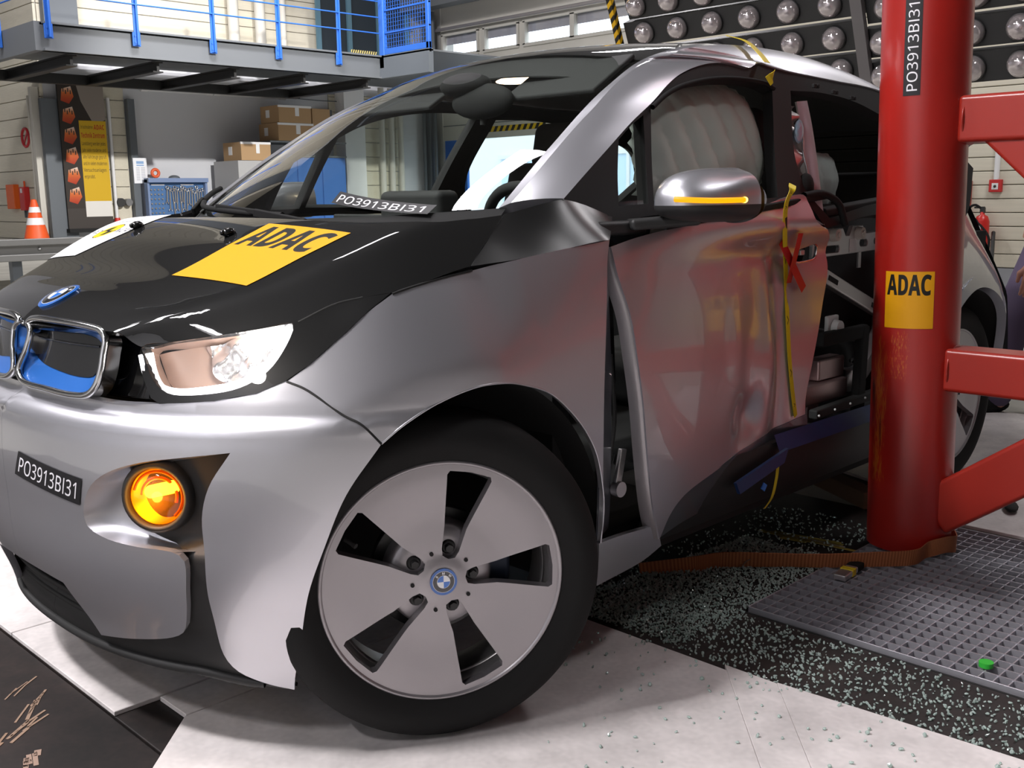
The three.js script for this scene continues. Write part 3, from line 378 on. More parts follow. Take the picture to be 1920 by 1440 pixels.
// --- glass crumbs ---
{
  const gm = phys([0.8, 0.92, 0.87], 0.05, 0, { transmission: 0.55, thickness: 0.004, ior: 1.52, attenuationColor: new THREE.Color(0.35, 0.66, 0.56), attenuationDistance: 0.02 });
  const shapes = [0, 1, 2, 3].map(() => { const g = new THREE.IcosahedronGeometry(0.0042, 0).toNonIndexed(), p = g.attributes.position, map = new Map(); const sx = rr(0.7, 1.3), sy = rr(0.6, 0.95), sz = rr(0.7, 1.3); for (let i = 0; i < p.count; i++) { const k = [p.getX(i), p.getY(i), p.getZ(i)].map((v) => v.toFixed(5)).join(); if (!map.has(k)) map.set(k, [rr(0.75, 1.2), rr(0.75, 1.2), rr(0.75, 1.2)]); const f = map.get(k); p.setXYZ(i, p.getX(i) * f[0] * sx, p.getY(i) * f[1] * sy, p.getZ(i) * f[2] * sz); } g.computeVertexNormals(); return g; });
  const onPlate = (x, z) => x < 0.64;
  // the separate crumbs: on the white boards and along the dark strip nearest the viewer
  let n = 0; while (n < 300) {
    const plate = n < 190; const x = plate ? 0.66 - 0.62 * Math.pow(rnd(), 1.5) : rr(0.66, 0.95), z = plate ? rr(0.62, 1.75) : 1.15 + 0.7 * rnd();
    if (plate && (x < 0.05 || (x < 0.3 && z < 0.98))) continue;
    const m = new THREE.Mesh(shapes[n % 4], gm); m.name = numbered('glass_crumb'); m.castShadow = m.receiveShadow = true; m.rotation.set(rr(0, 6), rr(0, 6), rr(0, 6)); const s = rr(0.6, 1.35); m.scale.setScalar(s); m.position.set(x, (onPlate(x, z) ? 0 : -0.012) + 0.0028 * s, z);
    tagged(m, plate ? 'small greenish glass crumb on the white boards beside the front wheel' : 'small greenish glass crumb on the dark strip before the grating', 'glass crumb', plate ? 'glass crumbs on the white boards' : 'glass crumbs on the dark strip'); scene.add(m); n++;
  }
  const count = 9500, im = new THREE.InstancedMesh(shapes[0], gm, count), mt = new THREE.Matrix4(), qt = new THREE.Quaternion(), eu = new THREE.Euler(); im.name = 'glass_crumbs'; tagged(im, 'dense spread of greenish shattered glass crumbs on the dark floor', 'glass crumbs'); im.userData.kind = 'stuff';
  for (let k = 0; k < count;) {
    let x, z; const r = rnd();
    if (r < 0.62) { x = 0.66 + 0.85 * Math.pow(rnd(), 0.9); z = 0.90 - 0.42 * Math.pow(rnd(), 0.8) + 0.08 * (x - 0.66); } else if (r < 0.86) { x = rr(0.65, 0.965); z = 0.6 + 1.35 * Math.pow(rnd(), 1.6); } else if (r < 0.93) { x = rr(1.2, 1.9); z = rr(0.42, 0.85); } else { x = rr(0.65, 1.1); z = rr(0.35, 0.7); }
    if (x > 0.955 && z > 0.885) continue;
    eu.set(rr(0, 6), rr(0, 6), rr(0, 6)); qt.setFromEuler(eu); const s = rr(0.45, 1.25); mt.compose(V(x, -0.012 + 0.003 * s + (r < 0.62 ? 0.005 * rnd() : 0), z), qt, V(s, s, s)); im.setMatrixAt(k++, mt);
  }
  im.castShadow = im.receiveShadow = true; scene.add(im);
}
// --- walls, ceiling ---
const boards = (name, kind, y0, y1, h, place, skip) => { const g = new THREE.Group(); g.name = numbered(name); g.userData.kind = 'structure'; scene.add(g); for (let y = y0; y < y1 - 0.01; y += h) { const b = place(y + 0.004, Math.min(y + h - 0.004, y1)); if (!b) continue; (Array.isArray(b) ? b : [b]).forEach((q) => { const m = new THREE.Mesh(q, M.panelWall); m.name = 'wall_board'; m.castShadow = m.receiveShadow = true; g.add(m); }); } return g; };
struct('ceiling', box(-9.3, XW + 0.3, 7, 7.2, -17.5, 9.3), M.ceiling);
struct('wall_front', box(-9.3, -9, -0.3, 7, -17.5, 9.3), M.wallSmooth);
struct('wall_right', box(-9.3, XW + 0.3, -0.3, 7, 9, 9.3), M.darkWall);
struct('wall_left', [box(4.25, XW + 0.3, -0.3, 7, ZW - 0.3, ZW - 0.03), box(-9.3, 4.25, -0.3, 7, -17.5, -17.2), box(4.25, 4.4, -0.3, 7, -17.2, ZW - 0.3)], M.wallSmooth);
boards('wall_panelling', 0, 0.6, 7, 0.235, (a, b) => rbox(4.21, 4.25, a, b, -17.2, ZW, 0.006, 1)); // the wall end behind the cone
boards('wall_panelling', 0, 0.6, 2.75, 0.235, (a, b) => rbox(4.98, 5.34, a, b, ZW - 0.03, ZW, 0.006, 1));
boards('wall_panelling', 0, 2.95, 6.9, 0.235, (a, b) => rbox(4.26, 10.6, a, b, ZW - 0.03, ZW, 0.006, 1));
boards('wall_panelling', 0, 0.6, 2.75, 0.235, (a, b) => rbox(8.78, 10.2, a, b, ZW - 0.03, ZW, 0.006, 1));
// gate wall with its rolling gate: an open lower part and a band of four windows
{
  const zl = -11.76, zr = -7.2, winZ = [[-11.70, -10.83], [-10.66, -9.89], [-9.73, -8.74], [-8.68, -7.45]], wy = [3.47, 3.83];
  struct('wall_back', [box(XW, XW + 0.3, -0.3, 7, -12.3, zl), box(XW, XW + 0.3, 4.3, 7, zl, zr), box(XW, XW + 0.3, -0.3, 7, zr, 9.3)], M.concrete);
  const gate = struct('door_1', [box(XW + 0.02, XW + 0.1, wy[1], 4.3, zl, zr), box(XW + 0.02, XW + 0.1, 2.06, wy[0], zl, zr), ...[[zl, winZ[0][0]], [winZ[0][1], winZ[1][0]], [winZ[1][1], winZ[2][0]], [winZ[2][1], winZ[3][0]], [winZ[3][1], zr]].map(([a, b]) => box(XW + 0.02, XW + 0.1, wy[0], wy[1], a, b))], M.cream);
  for (const [y, h] of [[2.3, 0.012], [2.62, 0.012], [2.95, 0.012]]) obj('gate_joint', box(XW + 0.012, XW + 0.022, y, y + h, zl, zr), M.steelGrey, gate);
  winZ.forEach(([a, b], i) => { const w = new THREE.Group(); w.name = 'window_' + (i + 1); w.userData.kind = 'structure'; scene.add(w); w.position.set(XW, 3.65, (a + b) / 2);
    obj('window_frame', [box(XW - 0.01, XW + 0.04, wy[0] - 0.03, wy[0] + 0.02, a - 0.03, b + 0.03), box(XW - 0.01, XW + 0.04, wy[1] - 0.02, wy[1] + 0.03, a - 0.03, b + 0.03), box(XW - 0.01, XW + 0.04, wy[0], wy[1], a - 0.03, a + 0.015), box(XW - 0.01, XW + 0.04, wy[0], wy[1], b - 0.015, b + 0.03)], M.cream, w);
    obj('pane', box(XW + 0.05, XW + 0.056, wy[0], wy[1], a, b), M.clear, w);
    obj('roller_blind', box(XW + 0.09, XW + 0.095, wy[0] + 0.20 + 0.0 * i, wy[1], a, b), std([0.33, 0.33, 0.37], 0.9), w); });
  // lintel bar, gate rail and cable post
  tagged(obj('gate_rail', [bar([XW - 0.12, 3.90, zl - 0.1], [XW - 0.12, 3.90, zr], 0.05, 0.05, [0, 1, 0], 0.01)], M.rim), 'long grey rail above the gate windows', 'rail');
  tagged(obj('gate_guide', [rbox(XW - 0.25, XW - 0.1, 0, 4.2, -11.95, -11.8, 0.01), rod([XW - 0.2, 0, -11.72], [XW - 0.2, 4.2, -11.72], 0.03), rod([XW - 0.3, 0, -12.0 + 0.1], [XW - 0.3, 4.2, -11.9], 0.03)], M.steelGrey), 'tall dark guide post at the edge of the gate', 'post');
  tagged(obj('ceiling_beam', bar([XW - 0.6, 4.35, -12], [XW - 0.6, 4.45, 3], 0.4, 0.25, [0, 1, 0]), M.beam), 'grey crossbeam over the gate', 'beam');
  for (const [y, z0, z1] of [[2.42, -10.9, -9.2], [2.20, -11.05, -9.3]]) { const tx = canvasTex(512, 32, (x, w, h) => { x.fillStyle = '#d9b400'; x.fillRect(0, 0, w, h); x.fillStyle = '#16140e'; for (let i = -40; i < w; i += 40) { x.beginPath(); x.moveTo(i, h); x.lineTo(i + 20, h); x.lineTo(i + 36, 0); x.lineTo(i + 16, 0); x.fill(); } }); tagged(obj('hazard_strip', new THREE.PlaneGeometry(z1 - z0, 0.09).rotateY(-Math.PI / 2).translate(XW + 0.018, y, (z0 + z1) / 2), std(1, 0.6, 0, { map: tx })), y > 2.3 ? 'upper black and yellow hazard strip over the gate opening' : 'lower black and yellow hazard strip over the gate opening', 'hazard strip'); }
  tagged(obj('gate_curtain', box(XW + 0.05, XW + 0.1, -0.03, 2.06, zl, -11.2), std([0.02, 0.16, 0.62], 0.6)), 'blue leaf at the left side of the open gate', 'gate leaf');
  // yard and the white building across it
  const yard = struct('yard_ground', box(XW + 0.3, 60, -0.4, -0.05, -40, 12), std([0.45, 0.45, 0.45], 0.9));
  const bd = thing('yard_building', 'white building seen through the open gate', 'building', [22, 0, -16]); obj('wall', box(22, 26, 0, 5, -34, 2), std([0.8, 0.82, 0.85], 0.8), bd);
  for (const z of [-25.5, -21.5, -17.5]) { const f = obj('window', box(21.95, 22.02, 0.9, 2.2, z, z + 2.2), std([0.55, 0.7, 0.85], 0.3), bd); obj('window_frame', [box(21.9, 22.0, 2.2, 2.32, z - 0.1, z + 2.3), box(21.9, 22.0, 0.8, 0.9, z - 0.1, z + 2.3), box(21.9, 22, 0.9, 2.2, z + 1.05, z + 1.15)], M.white, f); }
}
// right part of the gate wall: horizontal boards over a concrete base, seen past the column
boards('wall_panelling', 0, 0.22, 4.2, 0.155, (a, b) => rbox(XW - 0.04, XW, a, b, -7.15, 3.5, 0.01, 1));
struct('trim_1', box(XW - 0.05, XW, -0.03, 0.215, -7.15, 3.5), std([0.3, 0.31, 0.33], 0.8));
{ const c = thing('fire_call_point', 'small red fire call box with a white centre on the boarded wall', 'call box', [XW - 0.04, 1.14, -2.25]); obj('case', rbox(XW - 0.09, XW - 0.04, 1.07, 1.21, -2.32, -2.18, 0.008), std([0.5, 0.02, 0.02], 0.5), c); obj('face', box(XW - 0.094, XW - 0.089, 1.10, 1.17, -2.285, -2.215), M.white, c); obj('button', new THREE.SphereGeometry(0.016, 12, 8).translate(XW - 0.095, 1.135, -2.25), M.blackSteel, c); }
tagged(obj('cable_conduit', rod([XW - 0.06, 1.21, -2.25], [XW - 0.06, 2.0, -2.25], 0.03), M.white), 'white conduit running up from the fire call box', 'conduit');
{ const e = thing('fire_extinguisher', 'red fire extinguisher hanging by the boarded wall', 'fire extinguisher', [XW - 0.15, 0.34, -2.33]); const p = (g) => g.translate(XW - 0.16, 0, -2.34); obj('bottle', p(new THREE.LatheGeometry([[0, 0.36], [0.075, 0.365], [0.08, 0.4], [0.08, 0.74], [0.06, 0.80], [0.025, 0.82], [0.025, 0.85], [0, 0.85]].map(([r, y]) => new THREE.Vector2(r, y)), 32)), std([0.55, 0.02, 0.015], 0.35), e); obj('valve', p(merge([box(-0.02, 0.02, 0.84, 0.9, -0.025, 0.025), box(-0.015, 0.015, 0.89, 0.91, -0.09, 0.02)])), M.blackSteel, e); obj('hose', tube([[XW - 0.16, 0.88, -2.34], [XW - 0.2, 0.93, -2.42], [XW - 0.22, 0.85, -2.46], [XW - 0.24, 0.6, -2.24], [XW - 0.24, 0.42, -2.22]], 0.014, 40), M.rubber, e); obj('label', p(grid((s, t) => { const a = -2.6 + 1.3 * s; return [0.0805 * Math.sin(a), 0.5 + 0.2 * t, 0.0805 * Math.cos(a)]; }, 12, 2)), M.white, e); }
tagged(obj('red_board', box(XW - 0.08, XW - 0.04, 0.75, 1.2, -2.75, -2.52), std([0.35, 0.07, 0.05], 0.7)), 'dull red board on the wall beside the extinguisher', 'board');
tagged(obj('black_pole', rod([XW - 0.12, 0.62, -2.22], [XW - 0.9, -0.02, -1.93], 0.022), M.blackSteel), 'black pole leaning against the boarded wall', 'pole');
{ const loops = []; for (let k = 0; k < 5; k++) { const a = []; for (let i = 0; i <= 14; i++) { const t = i / 14 * Math.PI * 2.4 + k; a.push([8.6 + 0.5 * Math.sin(t * 0.9 + k) + 0.25 * k - 0.6, 0.0 + 0.015 * (k % 3), -0.6 + 1.0 * Math.cos(t) * 0.8 - 0.22 * k]); } loops.push(tube(a, 0.018, 120, 6)); } tagged(obj('power_cable', merge(loops)), 'tangle of black cables on the hall floor by the boarded wall', 'cable').material = M.rubber; }
// --- lamp rack behind the car ---
{
  const k = thing('lamp_rack', 'large black rack of round studio lamps, unlit, tilted towards the car', 'lamp rack', [6, 1.8, -1.5]);
  const tilt = (y, z) => { const x = 6 - 0.38 * (y - 2.0), s = (x + 1.3817) / (6 + 1.3817); return [x, 1.1274 + (y - 1.1274) * s, 2.3647 + (z - 2.3647) * s]; };
  const rowY = [1.99, 2.225, 2.468, 2.70, 2.94], left = [-3.62, -1.44], right = [-1.40, 0.9];
  const lampGeo = new THREE.SphereGeometry(0.086, 28, 16, 0, Math.PI * 2, 0, Math.PI * 0.5), lens = phys([0.6, 0.54, 0.54], 0.1, 0.65, { clearcoat: 1, clearcoatRoughness: 0.02 }), bowl = std([0.62, 0.54, 0.53], 0.32, 0.35), bowlGeo = new THREE.SphereGeometry(0.082, 24, 12, 0, Math.PI * 2, Math.PI * 0.5, Math.PI * 0.5).scale(1, 0.7, 1), rimGeo = new THREE.TorusGeometry(0.085, 0.006, 8, 32).rotateX(Math.PI / 2);
  const N = V(-0.93, -0.36, 0.08).normalize(), q = new THREE.Quaternion().setFromUnitVectors(V(0, 1, 0), N), filGeo = new THREE.CapsuleGeometry(0.012, 0.03, 4, 10);
  const addLamp = (y, z) => { const [a, b, c] = tilt(y, z); const g = new THREE.Group(); g.name = 'studio_lamp'; g.quaternion.copy(q); k.add(g); g.position.set(a - 6, b - 1.8, c + 1.5); for (const [n, geo, m] of [['lens', lampGeo, lens], ['reflector', bowlGeo, bowl], ['rim', rimGeo, M.blackSteel], ['bulb', filGeo, M.chrome]]) { const o = new THREE.Mesh(geo, m); o.name = n; o.castShadow = o.receiveShadow = true; g.add(o); } };
  rowY.forEach((y, r) => {
    const off = (r % 2) * 0.16, z0 = r === 2 ? -3.41 : r === 1 ? -2.30 : r === 0 ? -2.28 : r === 3 ? -3.506 : -3.4;
    for (let i = 0; i < 7; i++) { const z = (r === 2 ? -3.41 + 0.345 * i : r === 1 ? -3.36 + 0.344 * i : r === 0 ? -3.30 + 0.346 * i : -3.506 + 0.345 * i); if (z < left[1] - 0.1) addLamp(y, z); }
    for (let i = 0; i < 7; i++) { const z = right[0] + 0.14 + 0.315 * i + (r % 2 ? 0 : 0.02); if (z < right[1]) addLamp(y - (0.07 + 0.0 * r), z); }
    for (const [a, b, dy] of [[left[0], left[1], 0], [right[0], right[1], -0.07]]) { const A = tilt(y + dy - 0.108, a), B = tilt(y + dy + 0.10, b), m = tilt(y + dy, (a + b) / 2); const c0 = V(...tilt(y + dy, a)), c1 = V(...tilt(y + dy, b)), n = N.clone(); c0.addScaledVector(n, -0.07); c1.addScaledVector(n, -0.07); const s = V(...tilt(y + dy + 0.1, a)).sub(V(...tilt(y + dy - 0.1, a))); obj('channel', bar(c0.toArray(), c1.toArray(), 0.205, 0.1, s.toArray()), M.blackSteel, k); }
  });
  const post = (z, w, m, y0 = 1.75, y1 = 3.2) => { const A = V(...tilt(y0, z + 0.035)), B = V(...tilt(y1, z - 0.24)); return bar(A.addScaledVector(N, 0.02).toArray(), B.addScaledVector(N, 0.02).toArray(), w, 0.05, [0, 0, 1]); };
  obj('post', post(-1.36, 0.085), std([0.13, 0.12, 0.12], 0.5), k, 'grey upright between the two lamp fields');
  const hz = canvasTex(1024, 64, (x, w, h) => { x.fillStyle = '#d9a800'; x.fillRect(0, 0, w, h); x.fillStyle = '#14120e'; for (let i = -96; i < w; i += 96) { x.beginPath(); x.moveTo(i, 0); x.lineTo(i + 48, 0); x.lineTo(i + 96, h); x.lineTo(i + 48, h); x.fill(); } });
  obj('hazard_bar', post(-3.66, 0.05, 0, 2.28, 3.2), std(1, 0.6, 0, { map: hz }), k, 'black and yellow striped side bar');
  obj('support', [rod(tilt(1.78, 0.3), [5.9, 0, 0.5], 0.03), rod(tilt(1.78, -3.2), [6.6, 0, -3.4], 0.03), rod(tilt(3.2, -3.0), [6.0, 7, -3.0], 0.02), rod(tilt(3.2, 0.3), [6.0, 7, 0.3], 0.02)], M.blackSteel, k);
  obj('rear_brace', [bar([6.3, 1.85, -0.75], [6.5, 1.45, -1.35], 0.03, 0.03), bar([6.3, 1.85, -0.2], [6.6, 1.4, -0.9], 0.03, 0.03)], M.steelGrey, k);
}
// --- gallery on the left: deck beam, railing, brackets ---
{
  const gl = thing('gallery_deck', 'grey steel gallery deck with black brackets underneath', 'gallery', [5.8, 2.65, -10.5]), z = -9, y0 = 2.66, y1 = 2.95;
  obj('front_beam', [box(3.12, 7.5, y0, y1, z - 0.08, z), box(3.12, 7.5, y1 - 0.02, y1, z - 0.1, z + 0.05), box(3.12, 7.5, y0, y0 + 0.02, z - 0.1, z + 0.04)], M.beam, gl);
  obj('side_beam', [box(3.04, 3.12, y0, y1, -11.9, z)], M.beam, gl); obj('side_beam', box(7.5, 7.58, y0, y1, z, -8.0), M.steelGrey, gl);
  obj('deck_plate', [box(3.1, XW - 0.35, y1 - 0.03, y1 - 0.01, -11.9, z), box(7.5, XW - 0.35, y1 - 0.03, y1 - 0.01, z, -8.0)], M.beam, gl);
  for (let i = 0; i < 5; i++) { const x = 3.45 + 0.98 * i; obj('bracket', [box(x - 0.06, x + 0.06, 2.645, 2.66, -10.9, -9.12), box(x - 0.015, x + 0.015, 2.555, 2.645, -10.9, -9.12), box(x - 0.06, x + 0.06, 2.54, 2.555, -10.9, -9.12)], M.blackSteel, gl); }
  obj('rear_joist', box(3.1, 7.5, 2.54, 2.66, -11.0, -10.9), M.blackSteel, gl);
  const posts = [3.17, 4.12, 5.05, 5.93, 6.82];
  posts.forEach((x, i) => { const p = thing('railing_post', ['blue railing post at the corner of the gallery', 'second blue railing post along the gallery beam from its corner', 'third blue railing post along the gallery beam from its corner', 'fourth blue railing post along the gallery beam from its corner', 'fifth blue railing post along the gallery beam from its corner', 'sixth blue railing post along the gallery beam from its corner'][i], 'railing post', [x, y1, z + 0.03]); obj('upright', [rbox(x - 0.03, x + 0.03, y1 - 0.16, 4.05, z + 0.045, z + 0.06, 0.004), rbox(x - 0.008, x + 0.008, y1 - 0.16, 4.05, z + 0.06, z + 0.09, 0.003)], M.railBlue, p); obj('foot_plate', [rbox(x - 0.045, x + 0.045, y1 - 0.17, y1 - 0.02, z + 0.03, z + 0.05, 0.006), new THREE.CylinderGeometry(0.012, 0.012, 0.02, 6).rotateX(Math.PI / 2).translate(x - 0.02, y1 - 0.06, z + 0.055), new THREE.CylinderGeometry(0.012, 0.012, 0.02, 6).rotateX(Math.PI / 2).translate(x - 0.02, y1 - 0.13, z + 0.055)], M.railBlue, p); });
  [[-9.9], [-10.9]].forEach(([zz], i) => { const p = thing('railing_post', i ? 'blue railing post on the returning side, far from the gallery corner' : 'blue railing post on the returning side, next to the gallery corner', 'railing post', [3.05, y1, zz]); obj('upright', rbox(3.0, 3.03, y1 - 0.18, 4.05, zz - 0.03, zz + 0.03, 0.004), M.railBlue, p); });
  for (const y of [3.22, 3.42, 3.62, 3.82, 4.02]) tagged(obj('railing_rope', tube([[3.0, y, -11.5], [3.02, y, -9.4], [3.17, y, z + 0.075], [4.12, y - 0.004, z + 0.075], [6.0, y - 0.004, z + 0.075], [7.45, y, z + 0.075]], 0.009, 60, 6, false, 0.1), M.railBlue), ['lowest', 'second lowest', 'middle', 'second highest', 'highest'][[3.22, 3.42, 3.62, 3.82, 4.02].indexOf(y)] + ' thin blue rail running between the gallery posts', 'rail');
  // blue meshed end of the gallery
  const ms = thing('mesh_guard', 'blue mesh guard panel with a thick post at the end of the gallery', 'guard panel', [7.55, 2.95, -8.5]);
  obj('frame', [rbox(7.50, 7.57, 2.78, 4.6, -9.0, -8.9, 0.01), rbox(7.51, 7.56, 2.9, 4.6, -8.06, -8.0, 0.01), box(7.51, 7.55, 2.955, 3.03, -8.95, -8.0), ...[3.22, 3.5, 3.8].map((y) => box(7.52, 7.55, y, y + 0.02, -8.95, -8.0))], M.railBlue, ms);
  const bars = []; for (let q = -8.88; q < -8.05; q += 0.05) bars.push(box(7.532, 7.536, 3.0, 4.6, q, q + 0.004)); for (let y = 3.05; y < 4.6; y += 0.05) bars.push(box(7.532, 7.536, y, y + 0.004, -8.95, -8.0)); obj('wire_mesh', bars, M.railBlue, ms).userData.kind = 'stuff';
  tagged(obj('toe_board', (() => { const g = new THREE.PlaneGeometry(0.42, 0.05).translate(7.27, y1 + 0.025, z - 0.02); return g; })(), std(1, 0.6, 0, { map: canvasTex(256, 32, (x, w, h) => { x.fillStyle = '#b8a860'; x.fillRect(0, 0, w, h); x.fillStyle = '#1a1814'; for (let i = -20; i < w; i += 22) { x.beginPath(); x.moveTo(i, h); x.lineTo(i + 11, h); x.lineTo(i + 22, 0); x.lineTo(i + 11, 0); x.fill(); } }) })), 'striped toe board at the end of the gallery rail', 'toe board');
  for (const [x, w] of [[4.35, 0.35], [4.95, 0.10], [5.4, 0.1], [8.69, 0.16]]) { const f = struct('column', [box(x - w / 2, x + w / 2, 0.6, x === 4.35 ? 2.45 : 2.5, ZW, ZW + 0.09)], M.steelGrey); }
  struct('column', box(4.3, 4.75, 2.95, 7, ZW, ZW + 0.12), M.steelGrey);
  for (const [x, w] of [[7.05, 0.16], [7.5, 0.16], [7.9, 0.1]]) tagged(obj('wall_duct', rod([x, 2.97, ZW + 0.14], [x, 6.9, ZW + 0.14], w / 2), M.cream), ['wide cream duct rising from the gallery', 'second cream duct rising from the gallery', 'slim cream duct rising from the gallery'][[7.05, 7.5, 7.9].indexOf(x)], 'duct');
  struct('door_2', [box(8.6, 10.4, 2.97, 5.0, ZW + 0.01, ZW + 0.05)], std([0.02, 0.03, 0.04], 0.4)); for (const x of [8.6, 9.2, 9.8, 10.4]) struct('trim_' + (2 + [8.6, 9.2, 9.8, 10.4].indexOf(x)), box(x - 0.04, x + 0.04, 2.97, 5.0, ZW + 0.05, ZW + 0.09), std([0.1, 0.2, 0.26], 0.5));
}
// --- raised dock along the left wall and what stands on it ---
struct('dock', [box(-9, 10.9, 0.28, 0.6, -17.2, -9.6), box(-9, 10.9, -0.03, 0.28, -17.2, -10.2)], M.floor);
{ const r = thing('guard_rail', 'grey steel guard rail with a long groove in front of the dock', 'guard rail', [1.5, 0, -9]); obj('beam', [bar([-6, 0.735, -9.02], [3.6, 0.70, -9.02], 0.07, 0.06, [0, 1, 0], 0.01), bar([-6, 0.655, -9.06], [3.6, 0.62, -9.06], 0.1, 0.03, [0, 1, 0]), bar([-6, 0.575, -9.02], [3.6, 0.54, -9.02], 0.07, 0.06, [0, 1, 0], 0.01)], std([0.24, 0.24, 0.23], 0.45, 0.3), r); for (const x of [-1.5, 0.6, 2.68]) obj('post', box(x - 0.05, x + 0.05, -0.03, 0.6, -9.2, -9.1), M.steelGrey, r); for (const x of [1.2, 2.9, 3.3]) obj('bolt', new THREE.SphereGeometry(0.018, 8, 6).translate(x, 0.63, -9.035), M.chrome, r); }
{ const c = thing('traffic_cone', 'orange traffic cone with two white bands on the dock', 'traffic cone', [3.92, 0.6, -11.8]); const cx = 3.92, cz = -11.8, L = (p) => new THREE.LatheGeometry(p.map(([r, y]) => new THREE.Vector2(r, y)), 32).translate(cx, 0.6, cz); const R = (y) => 0.165 - 0.125 * y / 0.52; obj('cone', L([[R(0.02), 0.02], [R(0.54), 0.54], [0.02, 0.55], [0, 0.55]]), M.orange, c); for (const [a, b] of [[0.22, 0.31], [0.38, 0.45]]) obj('white_band', L([[R(a) + 0.003, a], [R(b) + 0.003, b]]), M.whiteBand, c); obj('base', new RoundedBoxGeometry(0.44, 0.045, 0.44, 2, 0.015).rotateY(0.4).translate(cx, 0.623, cz), M.rubber, c); }
{ const b = thing('banner', 'tall dark banner with a row of flames and a yellow text panel', 'banner', [4.66, 0.75, ZW + 0.12]);
  const tx = canvasTex(512, 1024, (x, w, h) => { x.fillStyle = '#2e2620'; x.fillRect(0, 0, w, h); for (let i = 0; i < 6; i++) { const y = 40 + i * 138; const g = x.createLinearGradient(0, y, 0, y + 120); g.addColorStop(0, '#d8d2cc'); g.addColorStop(0.4, '#c9662c'); g.addColorStop(1, '#a02c14'); x.fillStyle = g; x.beginPath(); x.moveTo(30, y + 100); x.lineTo(50, y + 20); x.lineTo(150, y); x.lineTo(176, y + 70); x.lineTo(120, y + 120); x.closePath(); x.fill(); x.fillStyle = '#3a302c'; for (let k = 0; k < 4; k++) x.fillRect(60 + k * 26, y + 14 + (k % 2) * 14, 12, 26); } x.fillStyle = '#8a8078'; x.beginPath(); x.moveTo(200, 0); x.lineTo(512, 0); x.lineTo(512, 260); x.lineTo(380, 300); x.lineTo(250, 140); x.fill(); x.fillStyle = '#c9a212'; x.fillRect(208, 270, 304, 560); x.fillStyle = '#d8d5cf'; x.fillRect(208, 830, 304, 110); x.fillStyle = '#b23415'; x.font = 'bold 46px sans-serif'; x.fillText('ADAC', 370, 330); x.fillText('Technik Zentrum', 222, 388, 270); x.fillStyle = '#2c2614'; x.font = '34px sans-serif'; x.fillText('Im hochmodernen', 222, 326, 140); ['Landsberg werden jedes', 'Jahr viele moderne und', 'alte Fahrzeuge geprüft', 'und in vielen modernen', 'Versuchsanlagen', 'erprobt.'].forEach((t, i) => x.fillText(t, 222, 440 + i * 46, 270)); x.fillStyle = '#3a3430'; x.fillRect(0, 880, 208, 144); x.fillRect(208, 940, 304, 84); });
  obj('sheet', new THREE.PlaneGeometry(0.62, 1.95).translate(4.69, 1.72, ZW + 0.13), std(1, 0.7, 0, { map: tx }), b); obj('stand', [box(4.36, 5.02, 0.7, 0.75, ZW + 0.08, ZW + 0.2), box(4.38, 5.0, 0.72, 2.68, ZW + 0.1, ZW + 0.125)], M.matt, b); }
{ const p = thing('red_box', 'red alarm box on the panelled wall end, beside the orange one', 'box', [4.1, 1.1, -12.9]); obj('case', rbox(4.13, 4.21, 1.0, 1.32, -12.86, -12.68, 0.01), std([0.55, 0.02, 0.02], 0.5), p); obj('label', box(4.125, 4.131, 1.24, 1.30, -12.80, -12.74), M.white, p); obj('bracket', [box(4.17, 4.21, 0.9, 1.0, -12.84, -12.82), box(4.17, 4.21, 0.9, 1.0, -12.74, -12.72)], M.steelGrey, p); obj('strap', box(4.17, 4.19, 1.32, 1.4, -12.78, -12.76), M.orange, p); }
tagged(obj('orange_box', rbox(4.13, 4.21, 1.02, 1.36, -13.35, -13.06, 0.01), std([0.75, 0.12, 0.01], 0.5)), 'orange box on the panelled wall end', 'box');
tagged(obj('smoking_sign', [new THREE.TorusGeometry(0.12, 0.018, 10, 40).rotateY(Math.PI / 2).translate(4.2, 1.98, -12.62), bar([4.2, 1.9, -12.7], [4.2, 2.06, -12.54], 0.03, 0.008, [0, 1, 0])], std([0.5, 0.02, 0.03], 0.5)), 'round red and white ban sign on the panelled wall end', 'sign');
tagged(obj('cable_duct', [box(4.1, 4.2, 0.6, 2.6, -12.12, -12.04), tube([[4.12, 2.5, -12.2], [4.12, 1.6, -12.2], [4.12, 1.1, -12.22]], 0.02, 20)], M.cream), 'pale cable duct at the corner behind the traffic cone', 'cable duct');
{ const p = thing('hand_broom', 'white pole with a red end hanging on the boarded wall', 'pole', [5.1, 0.75, ZW + 0.05]); obj('pole', rod([5.09, 0.86, ZW + 0.05], [5.09, 2.5, ZW + 0.05], 0.024), M.white, p); obj('red_end', new THREE.CylinderGeometry(0.035, 0.06, 0.16, 20).translate(5.09, 0.80, ZW + 0.06), std([0.6, 0.03, 0.02], 0.5), p); }
{ const p = thing('cable_reel', 'small black reel on the boarded wall beside the white pole', 'reel', [5.19, 1.08, ZW + 0.05]); obj('drum', new THREE.CylinderGeometry(0.06, 0.06, 0.08, 20).rotateX(Math.PI / 2).translate(5.15, 1.09, ZW + 0.06), M.blackSteel, p); obj('motor', new THREE.CylinderGeometry(0.05, 0.05, 0.1, 20).rotateX(Math.PI / 2).translate(5.26, 1.09, ZW + 0.06), std(0.15, 0.5), p); }
